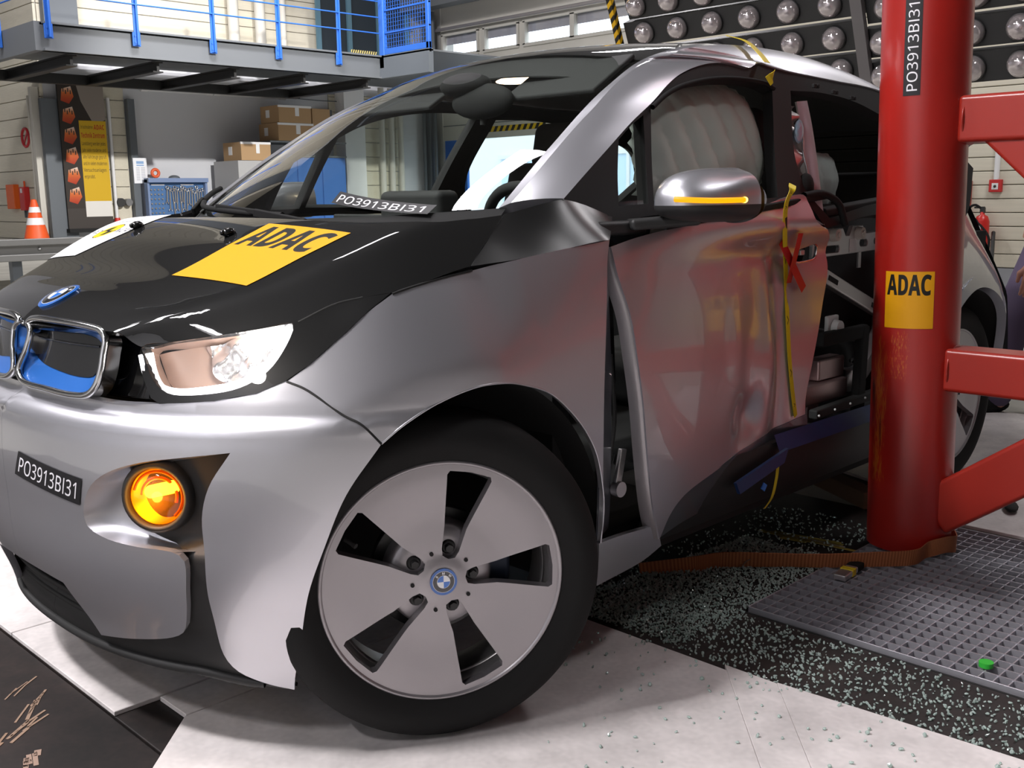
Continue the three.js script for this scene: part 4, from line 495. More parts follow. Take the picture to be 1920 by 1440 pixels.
tagged(obj('notice_sheet', box(5.36, 5.56, 1.35, 1.70, ZW + 0.095, ZW + 0.1), std(1, 0.8, 0, { map: canvasTex(128, 224, (x, w, h) => { x.fillStyle = '#f0f2f6'; x.fillRect(0, 0, w, h); x.fillStyle = '#8fb0d8'; x.fillRect(30, 28, 70, 24); x.fillRect(30, 60, 70, 10); x.fillStyle = '#a8adb8'; for (let i = 0; i < 10; i++) { x.fillRect(24, 84 + i * 12, 34, 4); x.fillRect(70, 84 + i * 12, 38, 4); } }) })), 'white notice sheet pinned to the dark post', 'notice');
{ // tool board with spanners
  const b = thing('tool_board', 'blue tool board full of spanners on the dock', 'tool board', [5.9, 0.6, ZW + 0.4]), zb = ZW + 0.2; obj('board', rbox(5.5, 6.36, 0.6, 1.36, zb - 0.03, zb, 0.008), std([0.06, 0.15, 0.33], 0.55), b); obj('frame', [box(5.47, 5.5, 0.6, 1.4, zb - 0.04, zb + 0.06), box(6.36, 6.39, 0.6, 1.4, zb - 0.04, zb + 0.06), box(5.47, 6.39, 1.36, 1.42, zb - 0.04, zb + 0.1)], std([0.18, 0.25, 0.42], 0.5), b); obj('label_strip', [box(5.55, 5.75, 1.32, 1.335, zb, zb + 0.006), box(6.0, 6.2, 1.32, 1.335, zb, zb + 0.006)], M.white, b);
  const spanner = (L) => merge([bar([0, 0, 0], [0, -L, 0], 0.018, 0.008, [1, 0, 0], 0.003), new THREE.TorusGeometry(0.02, 0.008, 8, 16).translate(0, 0.01, 0), new THREE.TorusGeometry(0.02, 0.008, 8, 16, 4.2).rotateZ(-0.6).translate(0, -L - 0.012, 0)]); const sp = [0.2, 0.28, 0.36].map(spanner);
  for (let i = 0; i < 16; i++) { const x = 5.78 + 0.038 * i, y = 1.28 - (i % 3) * 0.02 - (i > 8 ? 0.03 * (i % 2) : 0); const m = tagged(obj('spanner', sp[(i * 7) % 3], M.chrome), 'bright steel spanner hanging in the row on the blue tool board', 'spanner', 'spanners on the blue tool board'); m.position.set(x, y, zb + 0.02); m.rotation.z = rr(-0.08, 0.08); }
  const soc = new THREE.CylinderGeometry(0.012, 0.012, 0.02, 10).rotateX(Math.PI / 2); for (let r = 0; r < 8; r++) for (let c = 0; c < 4; c++) { const m = tagged(obj('socket', soc, M.chrome), 'small steel socket in the grid on the blue tool board', 'socket', 'sockets on the blue tool board'); m.position.set(5.54 + 0.055 * c, 1.26 - 0.065 * r, zb + 0.01); }
  tagged(obj('tape_roll', new THREE.TorusGeometry(0.05, 0.022, 10, 28).translate(5.62, 1.49, zb + 0.02), std([0.7, 0.12, 0.04], 0.5)), 'orange roll of tape standing on the blue tool board', 'tape roll');
  tagged(obj('grey_tin', new THREE.SphereGeometry(0.07, 16, 10, 0, 7, 0, Math.PI / 2).scale(1.2, 0.6, 1).translate(5.9, 1.42, zb + 0.02), M.steelGrey), 'dark domed tin on top of the blue tool board', 'tin'); }
[[5.6, 6.6], [6.72, 7.85]].forEach(([a, b], i) => { const y = 2.66 - 0.0 * i, t = thing('tube_lamp', i ? 'unlit white fluorescent tube lamp, the one nearer the boxes' : 'unlit white fluorescent tube lamp, the one nearer the dark post', 'tube lamp', [(a + b) / 2, y, ZW + 0.08]); obj('diffuser', rod([a, y, ZW + 0.1], [b, y, ZW + 0.1], 0.045, 20), std(0.7, 0.35), t); for (const x of [a, b]) obj('end_cap', rod([x - 0.05, y, ZW + 0.1], [x + 0.05, y, ZW + 0.1], 0.05, 20), M.white, t); });
tagged(obj('wall_cable', tube([[7.9, 2.66, ZW + 0.05], [8.6, 2.64, ZW + 0.05], [9.3, 2.65, ZW + 0.05]], 0.008, 20, 6), M.steelGrey), 'thin grey cable running from the tube lamp to the post', 'cable');
{ const c = thing('blue_cabinet', 'blue steel cabinet under the cardboard boxes, seen through the windscreen', 'cabinet', [8.0, 0.6, -11.5]); obj('body', rbox(7.2, 8.55, 0.6, 1.72, -11.9, -11.3, 0.01), std([0.05, 0.16, 0.5], 0.5), c); obj('top', rbox(7.18, 8.57, 1.72, 1.75, -11.92, -11.28, 0.006), M.steelGrey, c); for (const x of [7.2, 7.65, 8.1]) obj('door', rbox(x + 0.01, x + 0.44, 0.64, 1.69, -11.3, -11.285, 0.004), std([0.05, 0.17, 0.52], 0.5), c); }
const carton = (x0, x1, y0, y1, z0, z1, label, tape = true) => { const t = thing('cardboard_box', label, 'box', [(x0 + x1) / 2, y0, (z0 + z1) / 2]); obj('carton', rbox(x0, x1, y0, y1, z0, z1, 0.004, 1), M.card, t); if (tape) { obj('tape', [box(x0 - 0.002, x1 + 0.002, y1 - 0.03, y1 + 0.002, z1 - 0.02, z1 + 0.003)], M.white, t); obj('label', [box(x0 + (x1 - x0) * 0.5, x0 + (x1 - x0) * 0.62, y0 + 0.1, y1 - 0.03, z1, z1 + 0.003), box(x0 - 0.003, x0, y0 + 0.08, y1 - 0.06, z0 + 0.15, z0 + 0.25)], M.white, t); } };
carton(7.35, 7.92, 2.22, 2.47, -11.75, -11.25, 'brown cardboard box with white labels, topmost of its stack');
carton(7.33, 7.95, 1.957, 2.215, -11.78, -11.25, 'brown cardboard box with white tape under the topmost one');
carton(7.97, 8.3, 1.957, 2.45, -11.7, -11.3, 'brown cardboard box half hidden behind the topmost one', false);
carton(6.66, 7.15, 1.662, 1.92, -11.7, -11.2, 'low grey brown cardboard box beside the stack');
tagged(obj('grey_cabinet', [rbox(6.6, 7.16, 0.6, 1.66, -11.9, -11.2, 0.01)], std([0.42, 0.42, 0.42], 0.6)), 'pale grey cabinet under the low cardboard box', 'cabinet');
obj('cupboard_shelf', box(7.18, 8.55, 1.93, 1.955, -11.9, -11.25), M.steelGrey); tagged(scene.children[scene.children.length - 1], 'grey shelf carrying the stacked cardboard boxes', 'shelf');
tagged(obj('wall_pillar', box(8.9, 9.3, 0.6, 2.9, ZW, ZW + 0.25), M.white), 'pale pillar by the gate seen through the windscreen', 'pillar');
for (const [x, i] of [[9.75, 0], [9.95, 1], [10.15, 2]]) tagged(obj('water_pipe', rod([x, 0.6, ZW + 0.12], [x, 2.9, ZW + 0.12], 0.05), M.cream), ['cream pipe nearest the pillar in the windscreen view', 'middle cream pipe of three in the windscreen view', 'cream pipe nearest the gate in the windscreen view'][i], 'pipe');
// --- person at the right edge: only a hand and a foot reach into view ---
{
  const P = V(4.10, 0, 0.66), body = thing('person', 'person in dark purple trousers and black shoes standing behind the red arms, hand hanging', 'person', [P.x, 0, P.z]);
  const field = (bones, c, s, res, name, mat, par) => { const mc = new MarchingCubes(res, mat, false, false, 120000); mc.isolation = 0; const F = mc.field; for (let k = 0; k < res; k++) for (let j = 0; j < res; j++) for (let i = 0; i < res; i++) { const x = ((i / res) * 2 - 1) * s + c[0], y = ((j / res) * 2 - 1) * s + c[1], z = ((k / res) * 2 - 1) * s + c[2]; let m = 0; const kk = 40 / s * 0.9; for (const [a, b, ra, rb] of bones) { const dx = b[0] - a[0], dy = b[1] - a[1], dz = b[2] - a[2], t = clamp(((x - a[0]) * dx + (y - a[1]) * dy + (z - a[2]) * dz) / (dx * dx + dy * dy + dz * dz + 1e-9), 0, 1); const d = Math.hypot(x - a[0] - dx * t, y - a[1] - dy * t, z - a[2] - dz * t) - (ra + (rb - ra) * t); m += Math.exp(-kk * d); } F[i + j * res + k * res * res] = Math.log(m + 1e-30) / kk; } mc.update(); const n = mc.geometry.drawRange.count || mc.count, g = new THREE.BufferGeometry(); g.setAttribute('position', new THREE.BufferAttribute(mc.positionArray.slice(0, n * 3).map((v, i) => v * s + c[i % 3]), 3)); g.setAttribute('normal', new THREE.BufferAttribute(mc.normalArray.slice(0, n * 3), 3)); g.translate(P.x, 0, P.z); return name ? obj(name, g, mat, par) : g; };
  const skin = std([0.5, 0.24, 0.17], 0.6), hip = [0, 0.92, 0], leg = (s) => [[[0.10 * s, 0.90, 0], [0.12 * s, 0.50, s > 0 ? -0.17 : 0.06], 0.085, 0.058], [[0.12 * s, 0.50, s > 0 ? -0.17 : 0.06], [0.13 * s, 0.09, s > 0 ? -0.22 : 0.16], 0.055, 0.04]];
  const sh = (s) => [0.19 * s, 1.43, 0], el = (s) => s < 0 ? [-0.24, 1.13, -0.12] : [0.26, 1.13, 0.02], wr = (s) => s < 0 ? [-0.225, 0.79, -0.27] : [0.28, 0.88, -0.05];
  const bones = [[[0, 1.0, 0], [0, 1.38, 0], 0.13, 0.15], [[0, 1.42, 0], [0, 1.56, -0.01], 0.055, 0.05], [[0, 1.63, -0.01], [0, 1.70, -0.01], 0.085, 0.095], ...[-1, 1].flatMap((s) => [[sh(s), el(s), 0.05, 0.038], [el(s), wr(s), 0.038, 0.026], [[0, 1.4, 0], sh(s), 0.07, 0.055], ...leg(s), [[0.13 * s, 0.05, s > 0 ? -0.22 : 0.16], [0.15 * s, 0.03, s > 0 ? -0.35 : 0.03], 0.035, 0.03]])];
  // the hand that shows: palm, four fingers and a thumb, slightly curled
  const w = wr(-1), hb = [[w, [w[0] - 0.005, w[1] - 0.085, w[2] - 0.01], 0.024, 0.026], [[w[0], w[1] - 0.03, w[2] + 0.016], [w[0] - 0.004, w[1] - 0.088, w[2] + 0.026], 0.018, 0.014]];
  [[-0.03, 0.075], [-0.01, 0.085], [0.010, 0.08], [0.028, 0.062]].forEach(([o, l]) => { const a = [w[0] - 0.004, w[1] - 0.09, w[2] + o], b = [a[0] + 0.010, a[1] - l * 0.5, a[2] - 0.002], c = [b[0] + 0.022, b[1] - l * 0.42, b[2]]; hb.push([a, b, 0.0095, 0.0085], [b, c, 0.0085, 0.007]); });
  hb.push([[w[0], w[1] - 0.03, w[2] - 0.02], [w[0] + 0.012, w[1] - 0.06, w[2] - 0.046], 0.013, 0.0105], [[w[0] + 0.012, w[1] - 0.06, w[2] - 0.046], [w[0] + 0.022, w[1] - 0.098, w[2] - 0.05], 0.0105, 0.008]);
  const main = field(bones, [0, 0.9, 0], 0.95, 72), hand = field(hb, [w[0], w[1] - 0.08, w[2]], 0.14, 72); obj('body', merge([main, hand]), skin, body);
  const pants = [-1, 1].flatMap((s) => leg(s).map(([a, b, ra, rb]) => [a, [b[0], b[1] - (b[1] < 0.2 ? 0.0 : 0), b[2]], ra + 0.025, rb + 0.03])).concat([[[-0.09, 0.96, 0], [0.09, 0.96, 0], 0.12, 0.12]]); field(pants, [0, 0.55, 0], 0.6, 64, 'trousers', std([0.10, 0.075, 0.13], 0.85), body);
  const shirt = [[[0, 1.0, 0], [0, 1.38, 0], 0.155, 0.172], ...[-1, 1].flatMap((s) => [[sh(s), [(sh(s)[0] + el(s)[0]) / 2, (sh(s)[1] + el(s)[1]) / 2, (sh(s)[2] + el(s)[2]) / 2], 0.07, 0.06], [[0, 1.4, 0], sh(s), 0.09, 0.07]])]; field(shirt, [0, 1.2, 0], 0.42, 56, 'shirt', std([0.3, 0.05, 0.05], 0.85), body);
  for (const s of [-1, 1]) obj('shoe', new THREE.SphereGeometry(1, 20, 12).scale(0.055, 0.055, 0.15).translate(P.x + 0.14 * s, 0.035, P.z + (s > 0 ? -0.30 : 0.08)), M.rubber, body);
  obj('hair', new THREE.SphereGeometry(0.112, 20, 12, 0, 7, 0, 1.7).translate(P.x, 1.70, P.z + 0.012), std([0.05, 0.03, 0.02], 0.9), body); body.rotation.y = 0.785;
  obj('face', [new THREE.SphereGeometry(0.011, 8, 6).translate(P.x - 0.03, 1.675, P.z - 0.098), new THREE.SphereGeometry(0.011, 8, 6).translate(P.x + 0.03, 1.675, P.z - 0.098), new THREE.ConeGeometry(0.014, 0.04, 8).translate(P.x, 1.65, P.z - 0.105)], skin, body);
}
// =====================================================================  the car
const W = (u, y) => wrap(u, y), D = (x, y) => [x, y, doorZ(x, y)], G = (x, y) => [x, y, glassZ(x, y)], H = (x, z) => [x, hoodY(x, z), z];
// a surface set in (d < 0) or out along its own normal, away from the middle of the car
const offset = (f, d, center = [1.0, 0.7, 0]) => (a, b) => { const e = 2e-3, p = V(...f(a, b)), n = V(...f(a + e, b)).sub(p).cross(V(...f(a, b + e)).sub(p)).normalize(); if (n.dot(p.clone().sub(V(...center))) < 0) n.negate(); p.addScaledVector(n, typeof d === 'function' ? d(a, b) : d); return [p.x, p.y, p.z]; };
const both = (g) => merge([g, mirror(g)]);
const car = thing('car', 'silver and black compact electric car with a crushed driver side beside the red column', 'car', [1.28, 0, 0]);
const C = (name, geo, mat, label, parent = car) => obj(name, geo, mat, parent, label);

// --- outer panels, left side and its mirror image ---
const wingGeo = panel(T.wing, W, { h: 0.018, thick: 0.014 }), flangeGeo = panel(T.wingFlange, offset(W, (u) => -0.012 - 0.45 * Math.max(0, u - 1.262)), { h: 0.02, thick: 0.006 });
C('front_wing', wingGeo, M.silver); C('front_wing', mirror(wingGeo), M.silver);
M.shadedSilver = phys([0.14, 0.15, 0.18], 0.4, 0.6, { clearcoat: 0.6 });  // darkened silver: shade of the turned-away edges put into the colour
C('wing_flange', flangeGeo, M.shadedSilver, 'dark folded rear edge of the front wing');
const along = (seg, f, r, n = 60) => tube(seg.map(([a, b]) => f(a, b)), r, n, 6);
C('shut_line', both(merge([along(T.wing[3], offset(W, 0.0005), 0.0024), along(T.hood[1].slice(0, 3), offset(H, 0.0005), 0.002), along(T.wing[0].slice(0, 4), offset(W, 0.0005), 0.0025)])), M.matt, 'dark shut line between the panels');
C('arch_lip', both(along(T.wing[2], offset(W, -0.0015), 0.0026, 90)), M.silver, 'bright edge of the wheel arch');
C('sill_panel', panel(T.sill, W, { h: 0.025 }), M.silver);
const bumperGeo = panel(T.bumper, W, { h: 0.016, thick: 0.016 });
// scooped wall of the lamp pocket
const pocketWall = (() => { const a = new THREE.CatmullRomCurve3(T.bumper[4].slice(0, 10).map(([u, y]) => V(u, y, 0)), false, 'centripetal'), b = new THREE.CatmullRomCurve3(T.pocketIn[0].map(([u, y]) => V(u, y, 0)), false, 'centripetal'), deep = offset(W, -0.05); return grid((s, t) => { const p = a.getPointAt(s), q = b.getPointAt(s), P = V(...W(p.x, p.y)), Q = V(...deep(q.x, q.y)), k = t; const c = P.clone().lerp(Q, k); const dir = V(...offset(W, -1)(p.x, p.y)).sub(P); c.addScaledVector(dir, 0.012 * Math.sin(Math.PI * k)); return [c.x, c.y, c.z]; }, 40, 8); })();
C('bumper', both(merge([bumperGeo, pocketWall])), M.silver);
const trimGeo = panel(T.trim, offset(W, (u, y) => -0.012 - 0.012 * sstep(0.2, 0.27, y) - 0.03 * sstep(0.43, 0.47, y) - 0.02 * (1 - sstep(0.1, 0.2, u)) * sstep(0.2, 0.25, y)), { h: 0.02, thick: 0.01 });
C('lower_trim', both(trimGeo), M.plastic, 'matt black lower bumper trim');
{ // rolled lip under the nose and the slats of the low air intake
  const lip = []; for (let i = 0; i <= 30; i++) { const u = 0.5 * i / 30; lip.push(offset(W, -0.008)(u, 0.170 - 0.022 * sstep(0.36, 0.5, u))); }
  const L = tube(lip, 0.010, 60, 10); C('chin_lip', both(L), M.plastic);
  for (const y of [0.30, 0.262, 0.225]) { const a = []; for (let i = 0; i <= 12; i++) { const u = 0.0 + (0.1 + (0.32 - y) * 0.75) * i / 12; a.push(offset(W, -0.03)(u, y)); } const g = tube(a, 0.007, 24, 8); C('intake_slat', both(g), M.blackSteel); }
}
C('bonnet', both(panel(T.hood.concat([[T.hood[4][4], [-0.036, 0.2], [-0.038, 0]], [[-0.038, 0], [-0.547, 0]]]).map((s, i) => i === 0 ? [[-0.547, 0], ...s.slice(2)] : s), H, { h: 0.0115, thick: 0.012 })), M.black, 'glossy black bonnet');
// black cowl beside the windscreen and under the screen
function tps(K, soften = 1e-5) { // thin-plate surface w(u, v) through scattered points
  const n = K.length, N = n + 3, A = Array.from({ length: N }, () => new Float64Array(N + 1)), U = (d) => (d < 1e-12 ? 0 : d * Math.log(d));
  K.forEach(([u, v, w], i) => { K.forEach(([a, b], j) => { A[i][j] = U((u - a) ** 2 + (v - b) ** 2) + (i === j ? soften : 0); }); A[i][n] = A[n][i] = 1; A[i][n + 1] = A[n + 1][i] = u; A[i][n + 2] = A[n + 2][i] = v; A[i][N] = w; });
  for (let c = 0; c < N; c++) { let p = c; for (let r = c; r < N; r++) if (Math.abs(A[r][c]) > Math.abs(A[p][c])) p = r; [A[c], A[p]] = [A[p], A[c]]; for (let r = 0; r < N; r++) if (r !== c) { const f = A[r][c] / A[c][c]; if (f) for (let k = c; k <= N; k++) A[r][k] -= f * A[c][k]; } }
  const x = A.map((r, i) => r[N] / r[i]); return (u, v) => x[n] + x[n + 1] * u + x[n + 2] * v + K.reduce((s, [a, b], i) => s + x[i] * U((u - a) ** 2 + (v - b) ** 2), 0);
}
// patch over a loop of points in space: flat coordinates along e1, e2 and a smooth height along n
function frame3(n, up = [0, 1, 0]) { const N = V(...n).normalize(), e1 = V(...up).cross(N).normalize(), e2 = N.clone().cross(e1); return { N, e1, e2, to: (p) => { const q = V(...p); return [q.dot(e1), q.dot(e2), q.dot(N)]; }, from: (a, b, c) => { const p = e1.clone().multiplyScalar(a).addScaledVector(e2, b).addScaledVector(N, c); return [p.x, p.y, p.z]; } }; }
function patch(loop, n, opts = {}, extra = []) { const f = frame3(n), K = loop.concat(extra).map((p) => f.to(p)), w = tps(K), q = loop.map((p) => f.to(p)); const segs = q.map((p, i) => [[p[0], p[1]], [q[(i + 1) % q.length][0], q[(i + 1) % q.length][1]]]); return { geo: (o = {}) => panel(segs, (a, b) => f.from(a, b, w(a, b)), { h: 0.02, ...opts, ...o }), f, w }; }
const cowlGeo = patch(T.cowl, [-0.3, 0.45, 0.85], { thick: 0.01 }).geo();
M.cowl = std(0.006, 0.3); C('cowl_side', cowlGeo, M.cowl); C('cowl_side', mirror(cowlGeo), M.cowl);
C('cowl_panel', [grid((s, t) => { const a = arch(s * 2 - 1, -0.06 + 0.075 * t); return [a[0] - 0.02 * (1 - t), a[1] - 0.03 * (1 - t) - 0.008, a[2] * 1.02]; }, 60, 6), grid((s, t) => { const a = arch(s * 2 - 1, 0.02); return [a[0] - 0.005 + 0.12 * t, a[1] - 0.012 - 0.05 * t, a[2] * 0.99]; }, 40, 3)], M.matt);

// --- windscreen, roof and the silver frames over the doors ---
C('windscreen', grid((s, t) => arch(s * 2 - 1, t), 60, 40, 0, 1, 0.004, 0.66), M.glass, 'raked windscreen, dust and glass crumbs on it');
C('roof', [grid((s, t) => arch(s * 2 - 1, t), 60, 60, 0, 1, 0.655, 1.6)], M.black, 'glossy black roof');
C('headlining', [grid((s, t) => { const a = arch((s * 2 - 1) * 0.97, t); return [a[0], a[1] - 0.035, a[2]]; }, 40, 40, 0, 1, 0.6, 1.58), grid((s, t) => { const a = arch((s * 2 - 1) * 0.98, 0.6 + 0.07 * t); return [a[0], a[1] - 0.035 * (1 - t) - 0.003, a[2]]; }, 40, 3)], std(0.06, 0.95));
const outerCurve = new THREE.CatmullRomCurve3(T.cantOuter[0].map(([x, y]) => V(...offset(G, 0.004)(x, y))), false, 'centripetal');
const frameAt = (s, t) => { // s across from the glass to the doors, t along from the bonnet to the tail
  const B = outerCurve.getPointAt(t), A = V(...archEdge(1.36 * Math.pow(t, 0.93))), q = A.clone().lerp(B, s), tan = outerCurve.getTangentAt(t), n = B.clone().sub(A).cross(tan).normalize(); if (n.y < 0) n.negate();
  q.addScaledVector(n, (s < 0.2 ? s / 0.2 * 0.016 : 0.016 + 0.006 * Math.sin(Math.PI * (s - 0.2) / 0.8) - 0.016 * Math.pow((s - 0.2) / 0.8, 1.15)) * (0.55 + 0.45 * sstep(0, 0.25, t))); return [q.x, q.y, q.z];
};
const roofFrame = merge([grid(frameAt, 4, 90, 0, 0.2), grid(frameAt, 12, 90, 0.2, 1), grid((s, t) => { const a = V(...frameAt(1, t)), n = V(-0.1, -0.5, -0.6); a.addScaledVector(n, 0.02 * s); return [a.x, a.y, a.z]; }, 2, 90), grid((s, t) => { const a = V(...frameAt(s, 0)); return [a.x + 0.02 * t, a.y - 0.03 * t, a.z - 0.01 * t]; }, 8, 2)]);
C('roof_frame', roofFrame, M.silver); C('roof_frame', mirror(roofFrame), M.silver);
// --- black window frames; the front side windows have burst, the small front panes still stand ---
const frameGeo = panel(T.frameOuter, G, { holes: [T.holeQuarter, T.holeFront, T.holeRear], h: 0.022, thick: 0.035 });
C('window_frame', frameGeo, M.frameBlack); C('window_frame', mirror(frameGeo), M.frameBlack);
const quarter = panel(T.holeQuarter, offset(G, -0.008), { h: 0.03, thick: 0 });
C('quarter_window', quarter, M.glass); C('quarter_window', mirror(quarter), M.glass);
const sideGlass = (h) => mirror(panel(h, offset(G, -0.012), { h: 0.04, thick: 0 }));
C('side_window', sideGlass(T.holeFront), M.glass); M.tinted = phys([0.004, 0.004, 0.004], 0.0, 0, { transmission: 1, thickness: 0, ior: 1.5 }); C('side_window', sideGlass(T.holeRear), M.glass);
C('rubber_seal', tube(T.holeFront[1].map(([x, y]) => offset(G, 0.006)(x, y)), 0.007, 60), M.rubber); C('belt_seal', [bar(D(0.67, 1.045), [1.54, 1.108, 0.775], 0.018, 0.016, [0, 1, 0], 0.005), tube([[1.40, 1.11, 0.78], [1.50, 1.115, 0.785], [1.57, 1.085, 0.80], [1.60, 1.02, 0.81]], 0.011, 30)], M.rubber);

// --- driver's door ---
const door = sub('front_door', car, 'crumpled silver driver door, sprung at its front edge');
C('door_skin', panel(T.door, D, { holes: [T.handleHole], h: 0.014, thick: 0.01 }), M.silver, undefined, door);
C('door_edge', grid((s, t) => { const c = new THREE.CatmullRomCurve3(T.door[0].map(([x, y]) => V(...D(x, y)))), p = c.getPointAt(t); return [p.x - 0.014 * s, p.y, p.z - 0.004 - 0.03 * s * s]; }, 4, 40), M.rim, 'bright folded front edge', door);
C('door_tuck', panel(T.doorTuck, offset(D, (x, y) => 0.002 - 0.16 * Math.max(0, 0.40 + 0.03 * (x - 0.9) - y)), { h: 0.02, thick: 0.008 }), M.shadedSilver, 'torn lower edge of the door', door);  // tuck faces down; its shade is in the darker colour
C('handle_recess', [panel(T.handleHole, offset(D, -0.045), { h: 0.02, thick: 0 })], M.matt, undefined, door);
C('recess_rim', tube(T.handleHole[0].slice(2, 8).map(([x, y]) => offset(D, -0.002)(x, y)), 0.0035, 30), M.chrome, undefined, door);
C('lock_part', [rbox(1.415, 1.44, 0.935, 0.952, doorZ(1.43, 0.94) - 0.04, doorZ(1.43, 0.94) - 0.012, 0.004), rod([1.40, 0.932, doorZ(1.4, 0.93) - 0.04], [1.40, 0.932, doorZ(1.4, 0.93) - 0.02], 0.012)], M.alu, undefined, door);
{ // yellow measuring tape down the door, red cross over the struck point, further bits on frame and sill
  const tapeTex = canvasTex(64, 1024, (x, w, h) => { x.fillStyle = '#d8c018'; x.fillRect(0, 0, w, h); x.strokeStyle = '#141208'; x.lineWidth = 5; for (const y of [150, 300, 470, 640, 800, 930]) { x.beginPath(); x.moveTo(24, y - 12); x.lineTo(46, y); x.lineTo(24, y + 12); x.stroke(); } x.fillStyle = '#141208'; for (const y of [380, 560]) { x.beginPath(); x.moveTo(64, y); x.arc(64, y, 34, Math.PI / 2, Math.PI); x.fill(); x.beginPath(); x.moveTo(64, y); x.arc(64, y, 34, Math.PI * 1.5, Math.PI * 2); x.fill(); } });
  tapeTex.rotation = Math.PI / 2; tapeTex.center.set(0.5, 0.5);
  const tapeMat = std(1, 0.5, 0, { map: tapeTex });
  const on = T.doorTape[0].slice(1).map(([x, y]) => offset(D, 0.004)(x, y));
  C('measuring_tape', ribbon([...T.tapeTop, ...on.slice(2)], 0.021, [[1, 0.25, 0], [1, 0, 0], [1, 0.1, -0.1]], 0.0012, 90), tapeMat, 'yellow measuring tape running down the door');
  C('measuring_tape', ribbon([[1.37, 1.585, 0.52], [1.40, 1.566, 0.57], [1.40, 1.53, 0.615], [1.385, 1.495, 0.655]], 0.024, [[1, 0, 0], [1, 0.1, 0]], 0.0012, 24), M.yellowTape, 'short yellow tape over the roof frame');
  C('measuring_tape', ribbon([[1.37, 1.44, 0.668], [1.385, 1.452, 0.672], [1.40, 1.462, 0.668]], 0.03, [[0.2, 1, 0], [0.3, 1, 0.2]], 0.0012, 16), M.yellowTape, 'yellow tape end at the window top');
  C('measuring_tape', ribbon([[1.235, 0.345, 0.822], [1.22, 0.30, 0.826], [1.212, 0.245, 0.818], [1.205, 0.21, 0.80]], 0.014, [[1, 0, 0], [1, 0.2, 0]], 0.0012, 24), M.yellowTape, 'yellow tape on the black sill');
  for (const [a, b] of T.redX) { const n = [0, 1, 2, 3, 4].map((i) => { const t = i / 4, x = lerp(a[0], b[0], t), y = lerp(a[1], b[1], t); const q = [x, y, lerp(D(a[0], a[1])[2], D(b[0], b[1])[2], t) + 0.012]; return q; }); C('tape_strip', ribbon(n, 0.03, [[1, 0.4, 0], [1, 0.4, 0]], 0.001, 20), M.redTape, 'red tape strip of a cross stuck over the door handle'); }
  C('tape_scrap', [ribbon([[1.135, 0.30, 0.832], [1.15, 0.29, 0.834]], 0.02, [[0, 1, 0], [0, 1, 0]], 0.003, 6)], M.blue, 'scrap of blue tape on the sill');
}
// --- sills, and what shows where the rear door skin has come off ---
C('rocker', [grid((s, t) => { const x = 0.62 + 1.62 * s, y = 0.2 + 0.2 * t; const z = 0.80 + 0.02 * Math.sin(Math.PI * t) - 0.05 * (1 - t); return [x, y, z]; }, 30, 8), grid((s, t) => [0.62 + 1.62 * s, 0.2, 0.75 - 0.3 * t], 4, 2), grid((s, t) => [0.62 + 1.62 * s, 0.4, 0.80 - 0.12 * t], 4, 2)], M.plastic, 'black plastic sill');
C('sill_cover', [grid((s, t) => [1.24 + 1.0 * s, 0.375 + 0.05 * t, 0.823 - 0.02 * t], 12, 3), panel([[[1.02, 0.3], [1.25, 0.345]], [[1.25, 0.345], [1.27, 0.385]], [[1.27, 0.385], [1.0, 0.335]], [[1.0, 0.335], [1.02, 0.3]]], (x, y) => [x, y, 0.834], { thick: 0.01, h: 0.03 })], M.darkblue, 'dark blue sill cover');
for (let i = 0; i < 7; i++) C('sill_clip', new THREE.SphereGeometry(0.004, 8, 6).translate(1.5 + 0.1 * i, 0.44 + 0.004 * i, 0.802), M.white);
C('door_liner', [grid((s, t) => [1.42 + 0.85 * s, 0.4 + 0.68 * t, 0.64 - 0.05 * t - 0.03 * Math.sin(9 * s) * Math.sin(7 * t)], 24, 16), bar([1.5, 0.70, 0.69], [2.1, 0.60, 0.69], 0.03, 0.02, [0, 1, 0], 0.006), bar([1.56, 1.055, 0.74], [2.2, 1.10, 0.735], 0.03, 0.05, [0, 1, 0], 0.008), bar([1.5, 0.44, 0.78], [2.2, 0.455, 0.78], 0.03, 0.03, [0, 1, 0], 0.006)], M.interior, 'black inner door liner laid bare');
